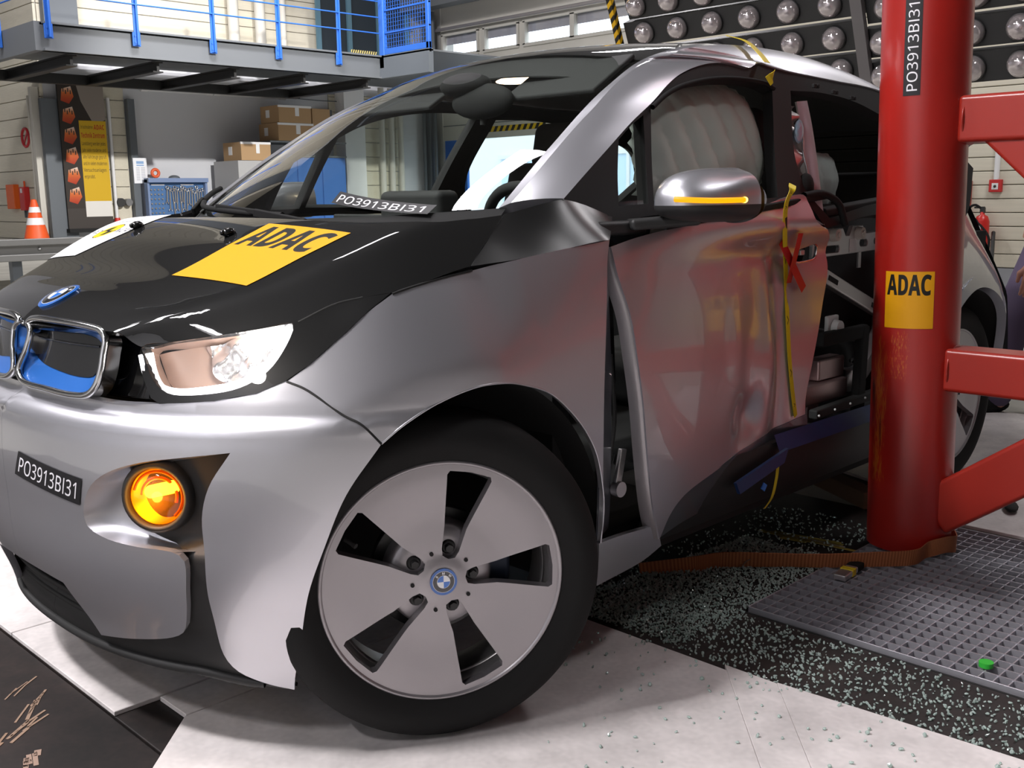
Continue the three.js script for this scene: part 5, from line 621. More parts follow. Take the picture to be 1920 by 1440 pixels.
{
  const s = new THREE.Shape(); [[1.57, 0.918], [2.16, 0.928], [2.16, 1.008], [2.04, 1.008], [2.02, 0.985], [1.91, 0.982], [1.89, 1.008], [1.82, 1.008], [1.80, 0.978], [1.775, 0.978], [1.755, 1.003], [1.57, 1.0]].forEach(([x, y], i) => i ? s.lineTo(x, y) : s.moveTo(x, y));
  for (const [a, b, y] of [[1.62, 1.74, 0.940], [1.87, 1.93, 0.952], [1.97, 2.05, 0.954]]) { const h = new THREE.Path(); const r = 0.013; h.moveTo(a + r, y - r); h.lineTo(b - r, y - r); h.absarc(b - r, y, r, -Math.PI / 2, Math.PI / 2, false); h.lineTo(a + r, y + r); h.absarc(a + r, y, r, Math.PI / 2, Math.PI * 1.5, false); s.holes.push(h); }
  const br = sub('door_bracket', car, 'punched aluminium door rail');
  C('rail', new THREE.ExtrudeGeometry(s, { depth: 0.01, bevelEnabled: true, bevelSize: 0.002, bevelThickness: 0.002, bevelSegments: 1, curveSegments: 8 }).translate(0, 0, 0.71), M.alu, undefined, br);
  for (const x of [1.69, 1.855]) C('knob', [new THREE.CylinderGeometry(0.019, 0.022, 0.02, 20).rotateX(Math.PI / 2).translate(x, 0.985, 0.732), new THREE.CylinderGeometry(0.009, 0.009, 0.006, 14).rotateX(Math.PI / 2).translate(x, 0.985, 0.744)], M.cream, undefined, br);
  C('data_label', box(1.80, 1.85, 0.925, 0.968, 0.7225, 0.7235), M.white, undefined, br);
  C('hanger', bar([1.885, 0.925, 0.715], [1.885, 0.87, 0.715], 0.006, 0.018, [0, 0, 1]), M.alu, undefined, br);
  const st = sub('door_beam', car, 'slanting aluminium beam with slots');
  C('beam', [bar([1.62, 0.865, 0.72], [2.12, 0.68, 0.72], 0.045, 0.03, [0, 1, 0], 0.006)], M.alu, undefined, st);
  for (const x of [1.68, 1.98]) { const y = 0.865 - (x - 1.62) * 0.37; C('slot', bar([x - 0.03, y + 0.011, 0.7355], [x + 0.03, y - 0.011, 0.7355], 0.016, 0.002, [0, 1, 0]), M.matt, undefined, st); }
  const lo = sub('lower_beam', car, 'pressed metal cross beam in the door opening');
  M.warmAlu = std([0.5, 0.36, 0.36], 0.35, 0.85);
  C('beam', [rbox(1.5, 1.80, 0.45, 0.52, 0.66, 0.74, 0.01), rbox(1.62, 1.79, 0.52, 0.59, 0.67, 0.73, 0.008), rbox(1.55, 1.62, 0.36, 0.46, 0.68, 0.735, 0.006)], M.warmAlu, undefined, lo);
  C('strut', ribbon([[1.78, 0.505, 0.72], [1.88, 0.50, 0.72], [1.96, 0.54, 0.72], [2.03, 0.61, 0.715], [2.12, 0.70, 0.71]], 0.075, [[0, 1, 0.2], [-0.2, 1, 0.2], [-0.7, 0.7, 0.2], [-0.7, 0.7, 0.2]], 0.03, 40), M.alu, undefined, lo);
  C('foil', [new THREE.IcosahedronGeometry(0.03, 1).scale(1.6, 0.5, 0.7).translate(1.86, 0.565, 0.74)], std(0.7, 0.2, 1, { flatShading: true }), undefined, lo);
  C('grab_frame', [bar([1.56, 0.665, 0.76], [1.86, 0.665, 0.76], 0.045, 0.03, [0, 1, 0], 0.008), bar([1.845, 0.685, 0.76], [1.80, 0.40, 0.775], 0.05, 0.03, [1, 0, 0], 0.008)], M.rubber, 'black angled frame');
  C('cap', [new THREE.CylinderGeometry(0.024, 0.028, 0.02, 20).rotateX(Math.PI / 2).translate(1.69, 0.69, 0.752), rbox(1.65, 1.72, 0.66, 0.73, 0.725, 0.74, 0.005)], M.white, 'white round plastic cap');
  C('link', rbox(2.02, 2.08, 0.645, 0.70, 0.70, 0.73, 0.01), M.alu);
}
// B pillar strip and its torn strip of trim
{ const L = new THREE.CatmullRomCurve3(pts(T.pillarL)), Q = new THREE.CatmullRomCurve3(pts(T.pillarR)); C('centre_pillar', [grid((s, t) => { const p = L.getPoint(t).lerp(Q.getPoint(t), s); return [p.x, p.y, p.z - 0.012 + 0.012 * Math.sin(Math.PI * s)]; }, 6, 24), grid((s, t) => { const p = Q.getPoint(t); return [p.x + 0.012 * s, p.y, p.z - 0.012 - 0.05 * s]; }, 2, 24)], std([0.5, 0.5, 0.55], 0.45, 0.15), 'bare metal centre pillar');
C('pillar_trim', [grid((s, t) => { const p = L.getPoint(0.06 + 0.72 * t); return [p.x - 0.052 + 0.05 * s, p.y, p.z - 0.02 - 0.012 * Math.sin(26 * t) * s]; }, 5, 30), tube([0.3, 0.42, 0.5, 0.62, 0.75].map((q, i) => { const p = L.getPoint(q); return [p.x - 0.012 + 0.008 * (i % 2), p.y, p.z - 0.008]; }), 0.004, 30)], M.alu); }
C('foam_scrap', [new THREE.IcosahedronGeometry(0.035, 2).scale(1, 1.2, 0.6).translate(T.pillarL[2][0] - 0.03, 1.135, 0.75)], M.matt); C('film_scrap', [new THREE.IcosahedronGeometry(0.028, 1).scale(0.8, 1.3, 0.4).translate(T.pillarL[1][0] - 0.028, 1.30, T.pillarL[1][2] - 0.002)], std([0.45, 0.6, 0.75], 0.15, 0.3, { flatShading: true }), 'crumpled light blue film');
C('belt_buckle', rbox(1.365, 1.385, 1.15, 1.22, 0.70, 0.712, 0.003), M.chrome); 
for (let i = 0; i < 3; i++) { const x = 1.63 + 0.12 * i; C('roof_clip', [rbox(x, x + 0.018, 1.437 - 0.012 * i, 1.45 - 0.012 * i, 0.662, 0.672, 0.003), rbox(x + 0.022, x + 0.034, 1.437 - 0.012 * i, 1.45 - 0.012 * i, 0.662, 0.672, 0.003)], M.matt); }
// --- airbags ---
const bag = (segs, z, bulge, pleat, o = {}) => { const loop = sampleLoop(segs, 0.02), cx = loop.reduce((a, p) => a + p[0], 0) / loop.length, cy = loop.reduce((a, p) => a + p[1], 0) / loop.length; const edge = (x, y) => { let d = 1; for (const p of loop) d = Math.min(d, (p[0] - x) ** 2 + (p[1] - y) ** 2); return Math.sqrt(d); }; return panel(segs, (x, y) => { const e = Math.min(1, edge(x, y) / 0.11); const s = (x - cx) * 1.0 + (y - cy) * 0.18; return [x, y, z(x, y) + bulge * Math.sqrt(e * (2 - e)) + pleat * Math.abs(Math.sin(s * 32)) * e + 0.0015 * Math.sin(y * 70 + 3 * Math.sin(x * 9)) * e]; }, { h: 0.014, thick: 0.004, ...o }); };
C('curtain_airbag', bag([[[0.74, 1.12], [0.80, 1.30], [0.88, 1.375], [1.0, 1.415], [1.15, 1.43], [1.30, 1.43], [1.375, 1.40], [1.40, 1.32], [1.385, 1.22], [1.34, 1.155], [1.27, 1.12], [1.22, 1.155], [1.05, 1.10], [0.9, 1.09], [0.74, 1.12]]], (x, y) => glassZ(x, y) - 0.1, 0.055, 0.014), M.airbag, 'pleated grey white curtain airbag behind the burst side window');
C('side_airbag', bag([[[1.70, 1.13], [1.69, 1.24], [1.72, 1.30], [1.80, 1.28], [1.86, 1.25], [1.95, 1.24], [1.99, 1.16], [1.96, 1.10], [1.90, 1.06], [1.86, 1.02], [1.82, 1.08], [1.75, 1.08], [1.70, 1.13]]], (x, y) => 0.56 - 0.1 * (y - 1.1), 0.05, 0.01), std([0.36, 0.45, 0.43], 0.9), 'limp greenish airbag at the rear seat');
C('airbag_rag', bag([[[0.60, 1.12], [0.63, 1.19], [0.70, 1.27], [0.72, 1.20], [0.70, 1.13], [0.60, 1.12]]], () => 0.62, 0.03, 0.01), std([0.3, 0.42, 0.36], 0.9));

// --- lamps, grille and badges ---
function lampUnit(side) {
  const hd = sub('headlight', car, side ? undefined : 'lit headlight with a bright U of daytime light'), F = side ? mirror : (g) => g;
  const edge = T.lampEdge, f = frame3([-0.75, 0.317, 0.58]), K = edge.map((p) => f.to(p)), w = tps(K, 4e-4), q = (p) => { const k = f.to(p); return [k[0], k[1]]; };
  const at = (d) => (a, b) => f.from(a, b, w(a, b) + d);
  const outer = edge.map((p, i) => [q(p), q(edge[(i + 1) % edge.length])]), op = T.lampOpen.map(q), hole = [[...op.slice(0, 5)], [...op.slice(4), op[0]]];
  C('lamp_surround', F(panel(outer, at(0.002), { holes: [hole], h: 0.016, thick: 0.02 })), M.black, undefined, hd);
  C('lamp_bowl', F(merge([panel(hole, at(-0.075), { h: 0.03, thick: 0 }), (() => { const c = new THREE.CatmullRomCurve3(op.map(([a, b]) => V(a, b, 0)), true); return grid((s, t) => { const p = c.getPointAt(s); return at(-0.075 * t)(p.x, p.y); }, 60, 4); })()])), std([0.36, 0.25, 0.2], 0.4, 0.2), undefined, hd);
  const guide = T.lampGuide.map(q).map(([a, b]) => at(-0.014)(a, b));
  C('light_guide', F(tube(guide, 0.0145, 80, 12)), glow([1, 0.97, 1.0], side ? 1.5 : 3.0), undefined, hd);
  const core = T.lampCore.map(q);
  C('reflector', F(merge([panel([[...core, core[0]]], (a, b) => at(-0.045 - 0.012 * Math.sin(a * 90) * Math.sin(b * 70))(a, b), { h: 0.008, thick: 0.02 })])), phys([0.8, 0.8, 0.82], 0.18, 0.9), undefined, hd);
  const bulbPath = [[-0.345, 0.857, 0.590], [-0.31, 0.862, 0.622], [-0.287, 0.878, 0.645]].map((p) => q(p)).map(([a, b]) => at(-0.026)(a, b));
  C('lamp_bulb', F(tube(bulbPath, 0.017, 20, 12)), glow([1, 0.93, 0.85], side ? 2 : 14), undefined, hd);
  C('lamp_cover', F(panel(hole, at(0.001), { h: 0.02, thick: 0 })), M.clear, undefined, hd);
  const L = new THREE.PointLight(new THREE.Color(1, 0.93, 0.88), 0.25); L.position.set(-0.43, 0.85, side ? -0.66 : 0.66); L.castShadow = true; L.name = 'headlight_lamp'; scene.add(L);
}
lampUnit(0); lampUnit(1);
const KS = (u, y) => { const p = wrap(u, 0.8); return [p[0] - (0.8 - y) * 0.25, y, p[2]]; };
function kidney(side) {
  const k = sub('kidney_grille', car, side ? undefined : 'chrome framed grille with a blue inner surround'), F = side ? mirror : (g) => g;
  const a = T.kidOut[0], b = T.kidIn[0], ca = new THREE.CatmullRomCurve3(a.map(([u, y]) => V(u, y, 0)), true, 'centripetal'), cb = new THREE.CatmullRomCurve3(b.map(([u, y]) => V(u, y, 0)), true, 'centripetal');
  const o1 = offset(KS, 0.018), fr = []; for (let i = 0; i < 60; i++) { const p = ca.getPointAt(i / 60); fr.push(o1(p.x + 0.004, p.y)); }
  C('chrome_frame', F(merge([tube(fr, 0.0075, 160, 10, true), grid((s, t) => { const p = ca.getPointAt(s % 1); return offset(KS, 0.018 - 0.04 * t)(p.x + 0.004, p.y); }, 120, 3)])), M.chrome, undefined, k);
  C('blue_surround', F(grid((s, t) => { const p = ca.getPointAt(s % 1), A = V(...offset(KS, 0.012)(p.x + 0.004, p.y)); let best = cb.getPointAt(s % 1); const B = V(...offset(KS, -0.006)(best.x, best.y)); A.lerp(B, t); return [A.x, A.y, A.z]; }, 120, 6)), M.blue, undefined, k);
  C('grille_panel', F(merge([panel([[...b, b[0]]], offset(KS, -0.004), { h: 0.012, thick: 0.004 }), (() => { const s = []; for (let i = 0; i <= 10; i++) s.push(offset(KS, -0.003)(0.012 + 0.172 * i / 10, 0.836)); return tube(s, 0.0025, 20, 6); })()])), phys(0.012, 0.2, 0, { clearcoat: 1, clearcoatRoughness: 0.03 }), undefined, k);
}
kidney(0); kidney(1);
C('nose_panel', both(merge([panel([[[0, 0.885], [0.1, 0.885], [0.2, 0.876], [0.255, 0.86]], [[0.255, 0.86], [0.268, 0.80], [0.275, 0.745], [0.285, 0.728]], [[0.285, 0.728], [0, 0.728]], [[0, 0.728], [0, 0.885]]], offset(W, -0.045), { h: 0.02, thick: 0.004 })])), M.black, 'black nose panel round the grilles');
const roundelTex = canvasTex(512, 512, (x, w) => { const c = w / 2, disc = (r, s) => { x.fillStyle = s; x.beginPath(); x.arc(c, c, r, 0, 7); x.fill(); }; disc(256, '#1e63b8'); disc(208, '#d8dadd'); disc(200, '#17181c'); disc(126, '#d8dadd'); disc(118, '#f2f4f6'); x.fillStyle = '#2f74d0'; for (const a of [Math.PI, 0]) { x.beginPath(); x.moveTo(c, c); x.arc(c, c, 118, a, a + Math.PI / 2); x.fill(); } x.fillStyle = '#f0f0f2'; x.font = 'bold 64px sans-serif'; x.textAlign = 'center'; x.textBaseline = 'middle'; [['B', -0.85], ['M', 0], ['W', 0.85]].forEach(([t, a]) => { x.save(); x.translate(c, c); x.rotate(a); x.fillText(t, 0, -162); x.restore(); }); });
const roundelMat = phys(1, 0.25, 0, { map: roundelTex, clearcoat: 1, clearcoatRoughness: 0.05 });
{ const R = 0.047, f = (s, t) => { const a = s * Math.PI * 2, r = R * t, q = offset(H, 0.005 + 0.004 * (1 - t * t))(-0.459 + r * Math.cos(a) * 0.93, r * Math.sin(a)); return q; }; const g = grid(f, 48, 8), uv = g.attributes.uv; for (let i = 0; i < uv.count; i++) { const a = uv.getX(i) * Math.PI * 2, r = uv.getY(i) / 2; uv.setXY(i, 0.5 + r * Math.sin(a), 0.5 + r * Math.cos(a)); } const rim = grid((s, t) => { const a = s * Math.PI * 2, q = offset(H, 0.005 * (1 - t))(-0.459 + R * Math.cos(a) * 0.93, R * Math.sin(a)); return q; }, 48, 2); const b = sub('bonnet_badge', car, 'round badge with a blue outer ring'); C('badge_face', g, roundelMat, undefined, b); C('badge_rim', rim, M.blue, undefined, b); }
for (const [x, , z] of T.nozzles) { const y = hoodY(x, z); C('washer_nozzle', [new THREE.SphereGeometry(0.014, 16, 10).scale(1.25, 0.85, 1).translate(x, y + 0.006, z), new THREE.SphereGeometry(0.007, 10, 8).translate(x - 0.016, y + 0.006, z)], M.black); }
function fogLamp(side) {
  const n = sub('corner_lamp', car, side ? undefined : 'round amber turn lamp glowing in the bumper'), F = side ? mirror : (g) => g;
  const c = V(...offset(W, -0.03)(T.fog[0] - 0.008, T.fog[1] - 0.004)), N = V(-0.78, 0.05, 0.62).normalize(), q = new THREE.Quaternion().setFromUnitVectors(V(0, 1, 0), N), put = (g) => F(g.applyQuaternion(q).translate(c.x, c.y, c.z));
  const lathe = (p, s = 40) => new THREE.LatheGeometry(p.map(([r, y]) => new THREE.Vector2(r, y)), s);
  C('bezel', put(lathe([[0.075, -0.02], [0.073, 0.0], [0.067, 0.010], [0.060, 0.010], [0.057, 0.002], [0.055, -0.03]])), M.plastic, undefined, n);
  C('reflector', put(lathe([[0.0, -0.05], [0.028, -0.046], [0.047, -0.03], [0.056, -0.005]])), std([0.85, 0.42, 0.05], 0.25, 0.7, { emissive: new THREE.Color(1, 0.36, 0.01), emissiveIntensity: 0.8 }), undefined, n);
  C('bulb', put(new THREE.CapsuleGeometry(0.013, 0.05, 6, 14).rotateX(Math.PI / 2).rotateY(0.9).translate(0.012, -0.018, -0.004)), glow([1, 0.6, 0.16], side ? 3 : 16), undefined, n);
  C('vane', put(merge([new THREE.TorusGeometry(0.036, 0.0035, 8, 30, Math.PI * 1.1).rotateX(Math.PI / 2).rotateY(2.2).translate(0, -0.012, 0), new THREE.TorusGeometry(0.05, 0.003, 8, 30, Math.PI * 1.2).rotateX(Math.PI / 2).rotateY(2.0).translate(0, -0.006, 0)])), std([0.6, 0.25, 0.02], 0.3, 0.5), undefined, n);
  C('lens', put(lathe([[0.0, 0.016], [0.03, 0.013], [0.047, 0.006], [0.057, -0.004]])), M.amber, undefined, n);
  const L = new THREE.PointLight(new THREE.Color(1, 0.42, 0.05), side ? 0.03 : 0.05); L.position.copy(c).addScaledVector(N, 0.035); if (side) L.position.z *= -1; L.name = 'turn_lamp_light'; L.castShadow = true; scene.add(L);
}
fogLamp(0); fogLamp(1);

// --- stickers on the car ---
C('sticker', sticker(T.adacHood[0], H, 0.0016), std(1, 0.45, 0, { map: adacTex }), 'yellow club sticker on the bonnet');
const ncapTex = canvasTex(512, 512, (x, w, h) => { x.fillStyle = '#f6f6f8'; x.fillRect(0, 0, w, h); const c = 256, cy = 215, r = 84; x.fillStyle = '#f2cc00'; x.beginPath(); x.arc(c, cy, r, 0, 7); x.fill(); x.fillStyle = '#111'; for (const a of [Math.PI, 0]) { x.beginPath(); x.moveTo(c, cy); x.arc(c, cy, 56, a, a + Math.PI / 2); x.fill(); } x.strokeStyle = '#111'; x.lineWidth = 6; x.beginPath(); x.arc(c, cy, r, 0, 7); x.moveTo(c - r, cy); x.lineTo(c + r, cy); x.moveTo(c, cy - r); x.lineTo(c, cy + r); x.stroke(); x.fillStyle = '#23252e'; x.font = 'bold 66px sans-serif'; x.textAlign = 'right'; x.fillText('EURO', c - r - 4, cy + 24); x.textAlign = 'left'; x.fillText('NCAP', c + r + 4, cy + 24); x.textAlign = 'center'; x.font = 'bold 34px sans-serif'; x.fillText('FOR SAFER CARS', c, 100); x.fillStyle = '#7a78b4'; x.font = '50px sans-serif'; x.fillText('www.euroncap.com', c, 392); });
C('sticker', sticker([[0.0, -0.66], [-0.01, -0.33], [-0.25, -0.41], [-0.25, -0.66]], H, 0.0016), std(1, 0.45, 0, { map: ncapTex }), 'white test programme sticker on the bonnet');
const codeMat = std(1, 0.5, 0, { map: codeTex });
C('sticker', sticker([T.bumperSticker[0][0], T.bumperSticker[0][1], T.bumperSticker[0][2], T.bumperSticker[0][3]], W, 0.0016), codeMat, 'black label with a white test number on the bumper');
C('sticker', sticker(T.archSticker, arch, 0.004), codeMat, 'black label with a white test number at the foot of the windscreen');

// --- wipers, mirror ---
{ const on = (u, v, d) => offset(arch, d)(u, v); C('wiper', [tube([on(-0.88, 0.03, 0.016), on(-0.5, 0.014, 0.02), on(-0.1, 0.004, 0.02), on(0.22, -0.004, 0.016)], 0.008, 50, 8), bar(on(0.06, -0.004, 0.024), on(0.38, -0.03, 0.012), 0.022, 0.012, [0, 1, 0], 0.004), bar(on(-0.3, 0.012, 0.028), on(0.08, -0.004, 0.026), 0.014, 0.01, [0, 1, 0], 0.003)], M.rubber, 'black wiper lying at the foot of the windscreen'); C('wiper', [tube([on(-0.98, 0.09, 0.016), on(-0.9, 0.06, 0.02), on(-0.8, 0.03, 0.018)], 0.008, 30, 8), bar(on(-0.82, 0.03, 0.02), on(-0.74, -0.01, 0.012), 0.022, 0.012, [0, 1, 0], 0.004)], M.rubber); }
function sideMirror(side) {
  const m = sub('side_mirror', car, side ? undefined : 'silver door mirror with a glowing amber turn strip'), F = side ? mirror : (g) => g;
  const sp = (x, p) => Math.sign(x) * Math.pow(Math.abs(x), p);
  const shape = (a, b, up) => [0.80 - 0.235 * Math.pow(Math.cos(a), 0.62) * Math.pow(Math.cos(b), 0.6), 1.096 + up * sp(Math.sin(b), 0.8) * (1 - 0.5 * sstep(-0.2, 1.0, Math.sin(a)) * Math.pow(Math.cos(b), 0.5)), 0.915 + 0.098 * sp(Math.sin(a), 0.82) * Math.pow(Math.cos(b), 0.32) + 0.02 * (1 - Math.cos(b))];
  const h = Math.PI / 2 - 0.001;
  C('mirror_shell', F(grid((s, t) => shape(s, t, 0.086), 40, 20, -h, h, 0, h)), M.silver, undefined, m);
  C('mirror_base', F(merge([grid((s, t) => shape(s, -t, 0.042), 40, 14, -h, h, 0, h), bar([0.56, 1.052, 0.80], [0.70, 1.062, 0.90], 0.026, 0.07, [0, 1, 0], 0.01), rbox(0.44, 0.62, 1.028, 1.062, 0.775, 0.815, 0.01)])), M.plastic, undefined, m);
  C('mirror_glass', F(grid((s, t) => { const a = s * Math.PI * 2; return [0.804, 1.105 + 0.055 * t * Math.sin(a), 0.935 + 0.088 * t * Math.cos(a)]; }, 32, 3)), M.chrome, undefined, m);
  const strip = []; for (let i = 0; i <= 16; i++) { const a = lerp(0.12, 1.42, i / 16), q = shape(a, 0.1 + 0.03 * i / 16, 0.086), d = V(q[0] - 0.83, 0, q[2] - 0.93).normalize(); strip.push([q[0] + d.x * 0.002, q[1] + 0.002, q[2] + d.z * 0.002]); }
  C('turn_strip', F(tube(strip, 0.0062, 50, 8)), glow([1, 0.36, 0.0], side ? 0.8 : 1.5), undefined, m);
  C('turn_tip', F(new THREE.SphereGeometry(0.007, 12, 8).translate(...strip[16])), glow([1, 0.6, 0.08], side ? 1 : 6), undefined, m);
}
sideMirror(0); sideMirror(1);

// --- rear quarter, far side, tail and floor ---
const arcW = (cx, r, a0, a1, n = 14) => Array.from({ length: n + 1 }, (_, i) => { const a = lerp(a0, a1, i / n); return [cx - X1 + 1 + r * Math.cos(a), 0.335 + r * Math.sin(a)]; });
const ux = (x) => 1 + x - X1;
const rearArc = arcW(2.57, 0.425, Math.PI * 0.98, -0.12);
const rearGeo = panel([rearArc, [rearArc[14], [ux(3.16), 0.27]], [[ux(3.16), 0.27], [ux(3.26), 0.5], [ux(3.28), 0.8], [ux(3.18), 1.02]], [[ux(3.18), 1.02], [ux(2.7), 1.05], [ux(2.2), 1.03]], [[ux(2.2), 1.03], [ux(2.15), 0.8], [ux(2.12), 0.42], rearArc[0]]], W, { h: 0.03, thick: 0.03 });
C('rear_wing', rearGeo, M.shadedSilver2 = phys([0.36, 0.38, 0.43], 0.38, 0.75, { clearcoat: 1, clearcoatRoughness: 0.04 })); C('rear_wing', mirror(rearGeo), M.shadedSilver2);
const archLip = offset(W, 0.004); C('arch_trim', panel([arcW(2.57, 0.47, Math.PI * 0.98, -0.12), [arcW(2.57, 0.47, Math.PI * 0.98, -0.12)[14], rearArc[14]], rearArc.slice().reverse(), [rearArc[0], arcW(2.57, 0.47, Math.PI * 0.98, -0.12)[0]]], archLip, { h: 0.03 }), M.shadedSilver2);
const farDoor = mirror(panel([[[ux(0.43), 1.05], [ux(0.43), 0.3]], [[ux(0.43), 0.3], [ux(2.12), 0.3]], [[ux(2.12), 0.3], [ux(2.2), 1.05]], [[ux(2.2), 1.05], [ux(0.43), 1.05]]], W, { h: 0.06, thick: 0.05 }));
C('far_doors', farDoor, M.silver);
C('tailgate', [grid((s, t) => { const a = arch(s * 2 - 1, 1.6), k = t; const z = a[2] * lerp(1, 1.45, Math.min(1, k * 1.6)); return [a[0] + 0.36 * Math.sin(k * Math.PI / 2) + 0.05 * (1 - Math.abs(s * 2 - 1)), lerp(a[1], 0.28, k), z]; }, 24, 24, 0, 1, 0.42, 1)], M.black);
C('rear_window', [grid((s, t) => { const a = arch(s * 2 - 1, 1.6), k = t; const z = a[2] * lerp(1, 1.45, Math.min(1, k * 1.6)); return [a[0] + 0.36 * Math.sin(k * Math.PI / 2) + 0.05 * (1 - Math.abs(s * 2 - 1)), lerp(a[1], 0.28, k), z]; }, 24, 8, 0, 1, 0, 0.42)], M.tinted);
const liner = (x, r0, s) => { const rq = (q) => r0 - (x < 1 ? 0.085 * sstep(Math.PI * 0.82, Math.PI + 0.1, q) : 0); const q1 = x < 1 ? Math.PI + 0.08 : Math.PI + 0.35, g = grid((a, t) => { const q = lerp(-0.35, q1, a); return [x + rq(q) * Math.cos(q), 0.335 + rq(q) * Math.sin(q), lerp(0.36, Math.min(0.83, wrapZ(x + rq(q) * Math.cos(q), Math.max(0.15, 0.335 + rq(q) * Math.sin(q))) - 0.02), t)]; }, 40, 4), b = grid((a, t) => { const q = lerp(-0.35, q1, a); return [x + rq(q) * t * Math.cos(q), 0.335 + rq(q) * t * Math.sin(q), 0.36]; }, 40, 3); const m = merge([g, b]); return s ? mirror(m) : m; };
for (const [x, r] of [[0, 0.43], [2.57, 0.425]]) for (const s of [0, 1]) C('wheel_liner', liner(x, r, s), M.matt);
C('floor_pan_light_block', [box(-0.36, 3.1, 0.17, 0.22, -0.34, 0.34), box(0.46, 2.1, 0.2, 0.30, -0.76, 0.76), box(-0.40, 0.36, 0.22, 0.80, -0.35, 0.35), box(0.36, 0.42, 0.22, 0.98, -0.74, 0.74), box(2.75, 3.1, 0.22, 0.95, -0.66, 0.66)], M.matt);  // floor pan plus added unseen boxes that stop light through the nose
C('pillar_inner', [grid((s, t) => [0.50 + 0.05 * s, 0.3 + 0.72 * t, 0.77 - 0.06 * s], 3, 4), rod([0.50, 0.42, 0.80], [0.53, 0.50, 0.80], 0.012), tube([[0.50, 0.75, 0.80], [0.515, 0.6, 0.80], [0.50, 0.50, 0.80]], 0.005)], M.interior);
C('hinge_bolt', [new THREE.CylinderGeometry(0.019, 0.019, 0.02, 20).rotateX(Math.PI / 2).translate(0.50, 0.425, 0.825), bar([0.50, 0.43, 0.82], [0.522, 0.52, 0.82], 0.022, 0.012, [1, 0, 0], 0.003)], M.alu);

// --- cabin ---
C('dashboard', [grid((s, t) => { const z = 0.70 * (s * 2 - 1), x = 0.20 + 0.42 * t, q = 1 - Math.pow(Math.abs(s * 2 - 1), 4); return [x + 0.06 * (1 - q), 1.045 + 0.03 * t + 0.012 * Math.sin(s * 9) * t - 0.10 * t * t * t, z]; }, 40, 12), grid((s, t) => [0.62 + 0.02 * t, 1.0 - 0.35 * t, 0.70 * (s * 2 - 1)], 20, 4)], M.interior);
C('instrument_pod', [rbox(0.42, 0.50, 1.055, 1.140, 0.03, 0.285, 0.02), rbox(0.50, 0.52, 1.05, 1.075, -0.30, -0.02, 0.006)], std(0.03, 0.7), 'dark display pods on the dashboard');
C('steering_wheel', [new THREE.TorusGeometry(0.185, 0.016, 12, 48).rotateY(Math.PI / 2).rotateZ(0.45).translate(0.72, 0.98, 0.36), rbox(0.66, 0.72, 0.93, 1.0, 0.29, 0.43, 0.02), bar([0.5, 0.9, 0.36], [0.7, 0.96, 0.36], 0.05, 0.05, [0, 1, 0], 0.02)], M.interior);
for (const z of [0.37, -0.37]) { const st = sub('front_seat', car); C('cushion', rbox(0.95, 1.45, 0.5, 0.66, z - 0.24, z + 0.24, 0.05, 4), M.interior, undefined, st); C('backrest', new RoundedBoxGeometry(0.14, 0.66, 0.46, 4, 0.05).rotateZ(-0.28).translate(1.52, 0.92, z), M.interior, undefined, st); C('headrest', new RoundedBoxGeometry(0.1, 0.18, 0.26, 4, 0.04).rotateZ(-0.2).translate(1.62, 1.30, z), M.interior, undefined, st); }
C('rear_bench', [rbox(2.2, 2.6, 0.5, 0.64, -0.6, 0.6, 0.05, 3), new RoundedBoxGeometry(0.14, 0.6, 1.2, 3, 0.05).rotateZ(-0.3).translate(2.66, 0.9, 0)], M.interior);
C('rear_view_mirror', [new THREE.SphereGeometry(1, 24, 14).scale(0.035, 0.05, 0.125).translate(0.74, 1.39, 0.12), new THREE.SphereGeometry(1, 16, 10).scale(0.05, 0.035, 0.10).translate(0.74, 1.44, 0.05), rod([0.74, 1.345, 0.12], [0.74, 1.325, 0.12], 0.008)], M.interior, 'dark inside mirror');
for (const z of [0.36, -0.3]) C('sun_visor', new RoundedBoxGeometry(0.2, 0.015, 0.34, 2, 0.006).rotateZ(0.55).translate(0.84, 1.44, z), std(0.05, 0.9));
{ const g = new THREE.SphereGeometry(1, 24, 12).scale(0.05, 0.012, 0.115).translate(1.115, 1.492, -0.085); C('cabin_lamp', g, glow([1, 0.72, 0.5], 7), 'glowing oval cabin lamp'); const L = new THREE.PointLight(new THREE.Color(1, 0.75, 0.55), 0.05); L.position.set(1.115, 1.47, -0.085); L.name = 'cabin_lamp_light'; scene.add(L); }

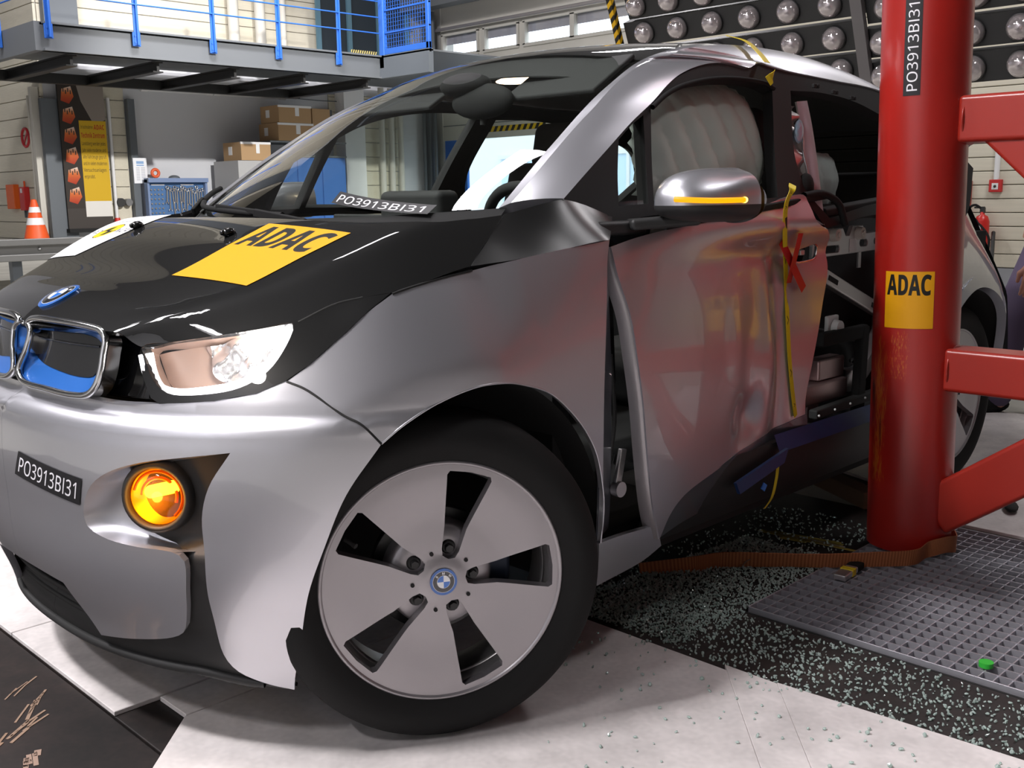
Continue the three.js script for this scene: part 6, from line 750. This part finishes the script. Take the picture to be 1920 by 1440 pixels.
// --- wheels ---
const lathe2 = (p, n = 96) => new THREE.LatheGeometry(p.map(([r, z]) => new THREE.Vector2(r, z)), n).rotateX(Math.PI / 2); // axis along z, second number = z
function makeWheel(x, y, z, turn, spin, flat) {
  const w = new THREE.Group(); w.name = 'wheel'; w.position.set(x - 1.28, y, z); w.rotation.set(0, turn, 0); car.add(w); w.updateWorldMatrix(true, true);
  const q = (name, geo, mat) => { const m = new THREE.Mesh(Array.isArray(geo) ? merge(geo) : geo, mat); m.name = name; m.castShadow = m.receiveShadow = true; w.add(m); return m; };
  const tyre = lathe2([[0.240, -0.02], [0.247, -0.004], [0.252, -0.002], [0.262, 0.007], [0.285, 0.016], [0.3, 0.018], [0.316, 0.0145], [0.333, 0.002], [0.3425, -0.012], [0.347, -0.026], [0.349, -0.05], [0.345, -0.053], [0.345, -0.058], [0.349, -0.061], [0.349, -0.098], [0.345, -0.101], [0.345, -0.106], [0.349, -0.109], [0.347, -0.132], [0.335, -0.155], [0.29, -0.168], [0.245, -0.155]], 128);
  if (flat) { const p = tyre.attributes.position; for (let i = 0; i < p.count; i++) if (p.getY(i) < -y + 0.002) p.setY(i, -y + 0.002); tyre.computeVertexNormals(); }
  q('tyre', tyre, M.rubber);
  // dished face with five long openings
  const ang = [0, 1, 2, 3, 4].map((k) => spin + k * Math.PI * 2 / 5);
  const win = (a) => { const R = (r, t) => [r * Math.cos(a) + t * Math.sin(a), r * Math.sin(a) - t * Math.cos(a)]; const P = [[0.066, -0.0185], [0.115, -0.025], [0.222, -0.0475], [0.2305, -0.0435], [0.2355, 0.0], [0.2325, 0.0435], [0.224, 0.0475], [0.115, 0.0225], [0.066, 0.0185], [0.052, 0.0135], [0.0475, 0], [0.052, -0.0135]].map(([r, t]) => R(r, t)); return P; };
  const holes = ang.map((a) => { const P = win(a); return P.map((p, i) => [p, P[(i + 1) % P.length]]); }), circle = [Array.from({ length: 65 }, (_, i) => [0.2515 * Math.cos(i / 64 * 2 * Math.PI), 0.2515 * Math.sin(i / 64 * 2 * Math.PI)])];
  const face = panel(circle, (u, v) => { const r = Math.hypot(u, v); return [u, v, -0.008 * sstep(0.235, 0.12, r) + 0.005 * sstep(0.06, 0.03, r)]; }, { holes, h: 0.010, thick: 0.026, center: [0, 0, -1] });
  q('rim_face', face, M.rim);
  q('rim_lip', [lathe2([[0.240, -0.016], [0.2455, -0.003], [0.2495, 0.004], [0.2545, 0.0045], [0.2585, -0.002], [0.2575, -0.014], [0.248, -0.02], [0.238, -0.02]], 128)], M.rim);
  q('rim_barrel', [lathe2([[0.24, -0.015], [0.232, -0.03], [0.228, -0.09], [0.236, -0.15]], 96), lathe2([[0.2285, -0.045], [0.224, -0.05], [0.2285, -0.055]], 96)], M.alu);
  // pocket floors with the wheel bolts
  const hub = lathe2([[0.0, -0.03], [0.085, -0.032], [0.105, -0.037], [0.113, -0.05], [0.115, -0.085]], 60); q('rim_hub', hub, M.rim);
  for (const a of ang) { const bx = 0.0665 * Math.cos(a), by = 0.0665 * Math.sin(a); q('wheel_bolt', [new THREE.CylinderGeometry(0.0125, 0.0155, 0.006, 24).rotateX(Math.PI / 2).translate(bx, by, -0.0285), new THREE.CylinderGeometry(0.0085, 0.0095, 0.014, 6).rotateX(Math.PI / 2).translate(bx, by, -0.021)], M.blackSteel); const c = a + Math.PI / 5; q('cover_hole', new THREE.CylinderGeometry(0.0042, 0.0042, 0.002, 14).rotateX(Math.PI / 2).translate(0.0635 * Math.cos(c), 0.0635 * Math.sin(c), -0.0062), M.matt); }
  const cap = new THREE.CircleGeometry(0.0285, 40).translate(0, 0, 0.0005); q('hub_cap', [cap, lathe2([[0.0285, 0.0], [0.0288, -0.008], [0.0, -0.009]], 40)], roundelMat);
  q('brake_disc', [lathe2([[0.06, -0.085], [0.135, -0.085], [0.137, -0.088], [0.137, -0.108], [0.06, -0.108]], 72), lathe2([[0.0, -0.07], [0.062, -0.07], [0.068, -0.085]], 48)], M.darkmetal);
  q('brake_caliper', [new RoundedBoxGeometry(0.075, 0.13, 0.06, 3, 0.014).translate(0.125, 0.02, -0.095)], std([0.02, 0.03, 0.055], 0.45, 0.3));
  if (flat) q('tyre_valve', [rod([-0.195, 0.105, -0.02], [-0.18, 0.098, -0.004], 0.0045), rod([-0.181, 0.0985, -0.005], [-0.176, 0.096, 0.001], 0.0055)], M.darkmetal);
  return w;
}
makeWheel(-0.058, 0.346, 0.8215, -0.504, 1.30, true);
makeWheel(2.57, 0.346, 0.782, 0, 0.55, true);
{ const r = makeWheel(0, 0.346, -0.80, Math.PI - 0.504, 1.1, true), r2 = makeWheel(2.57, 0.346, -0.782, Math.PI, 0.9, true); }
renderer.render(scene, camera);
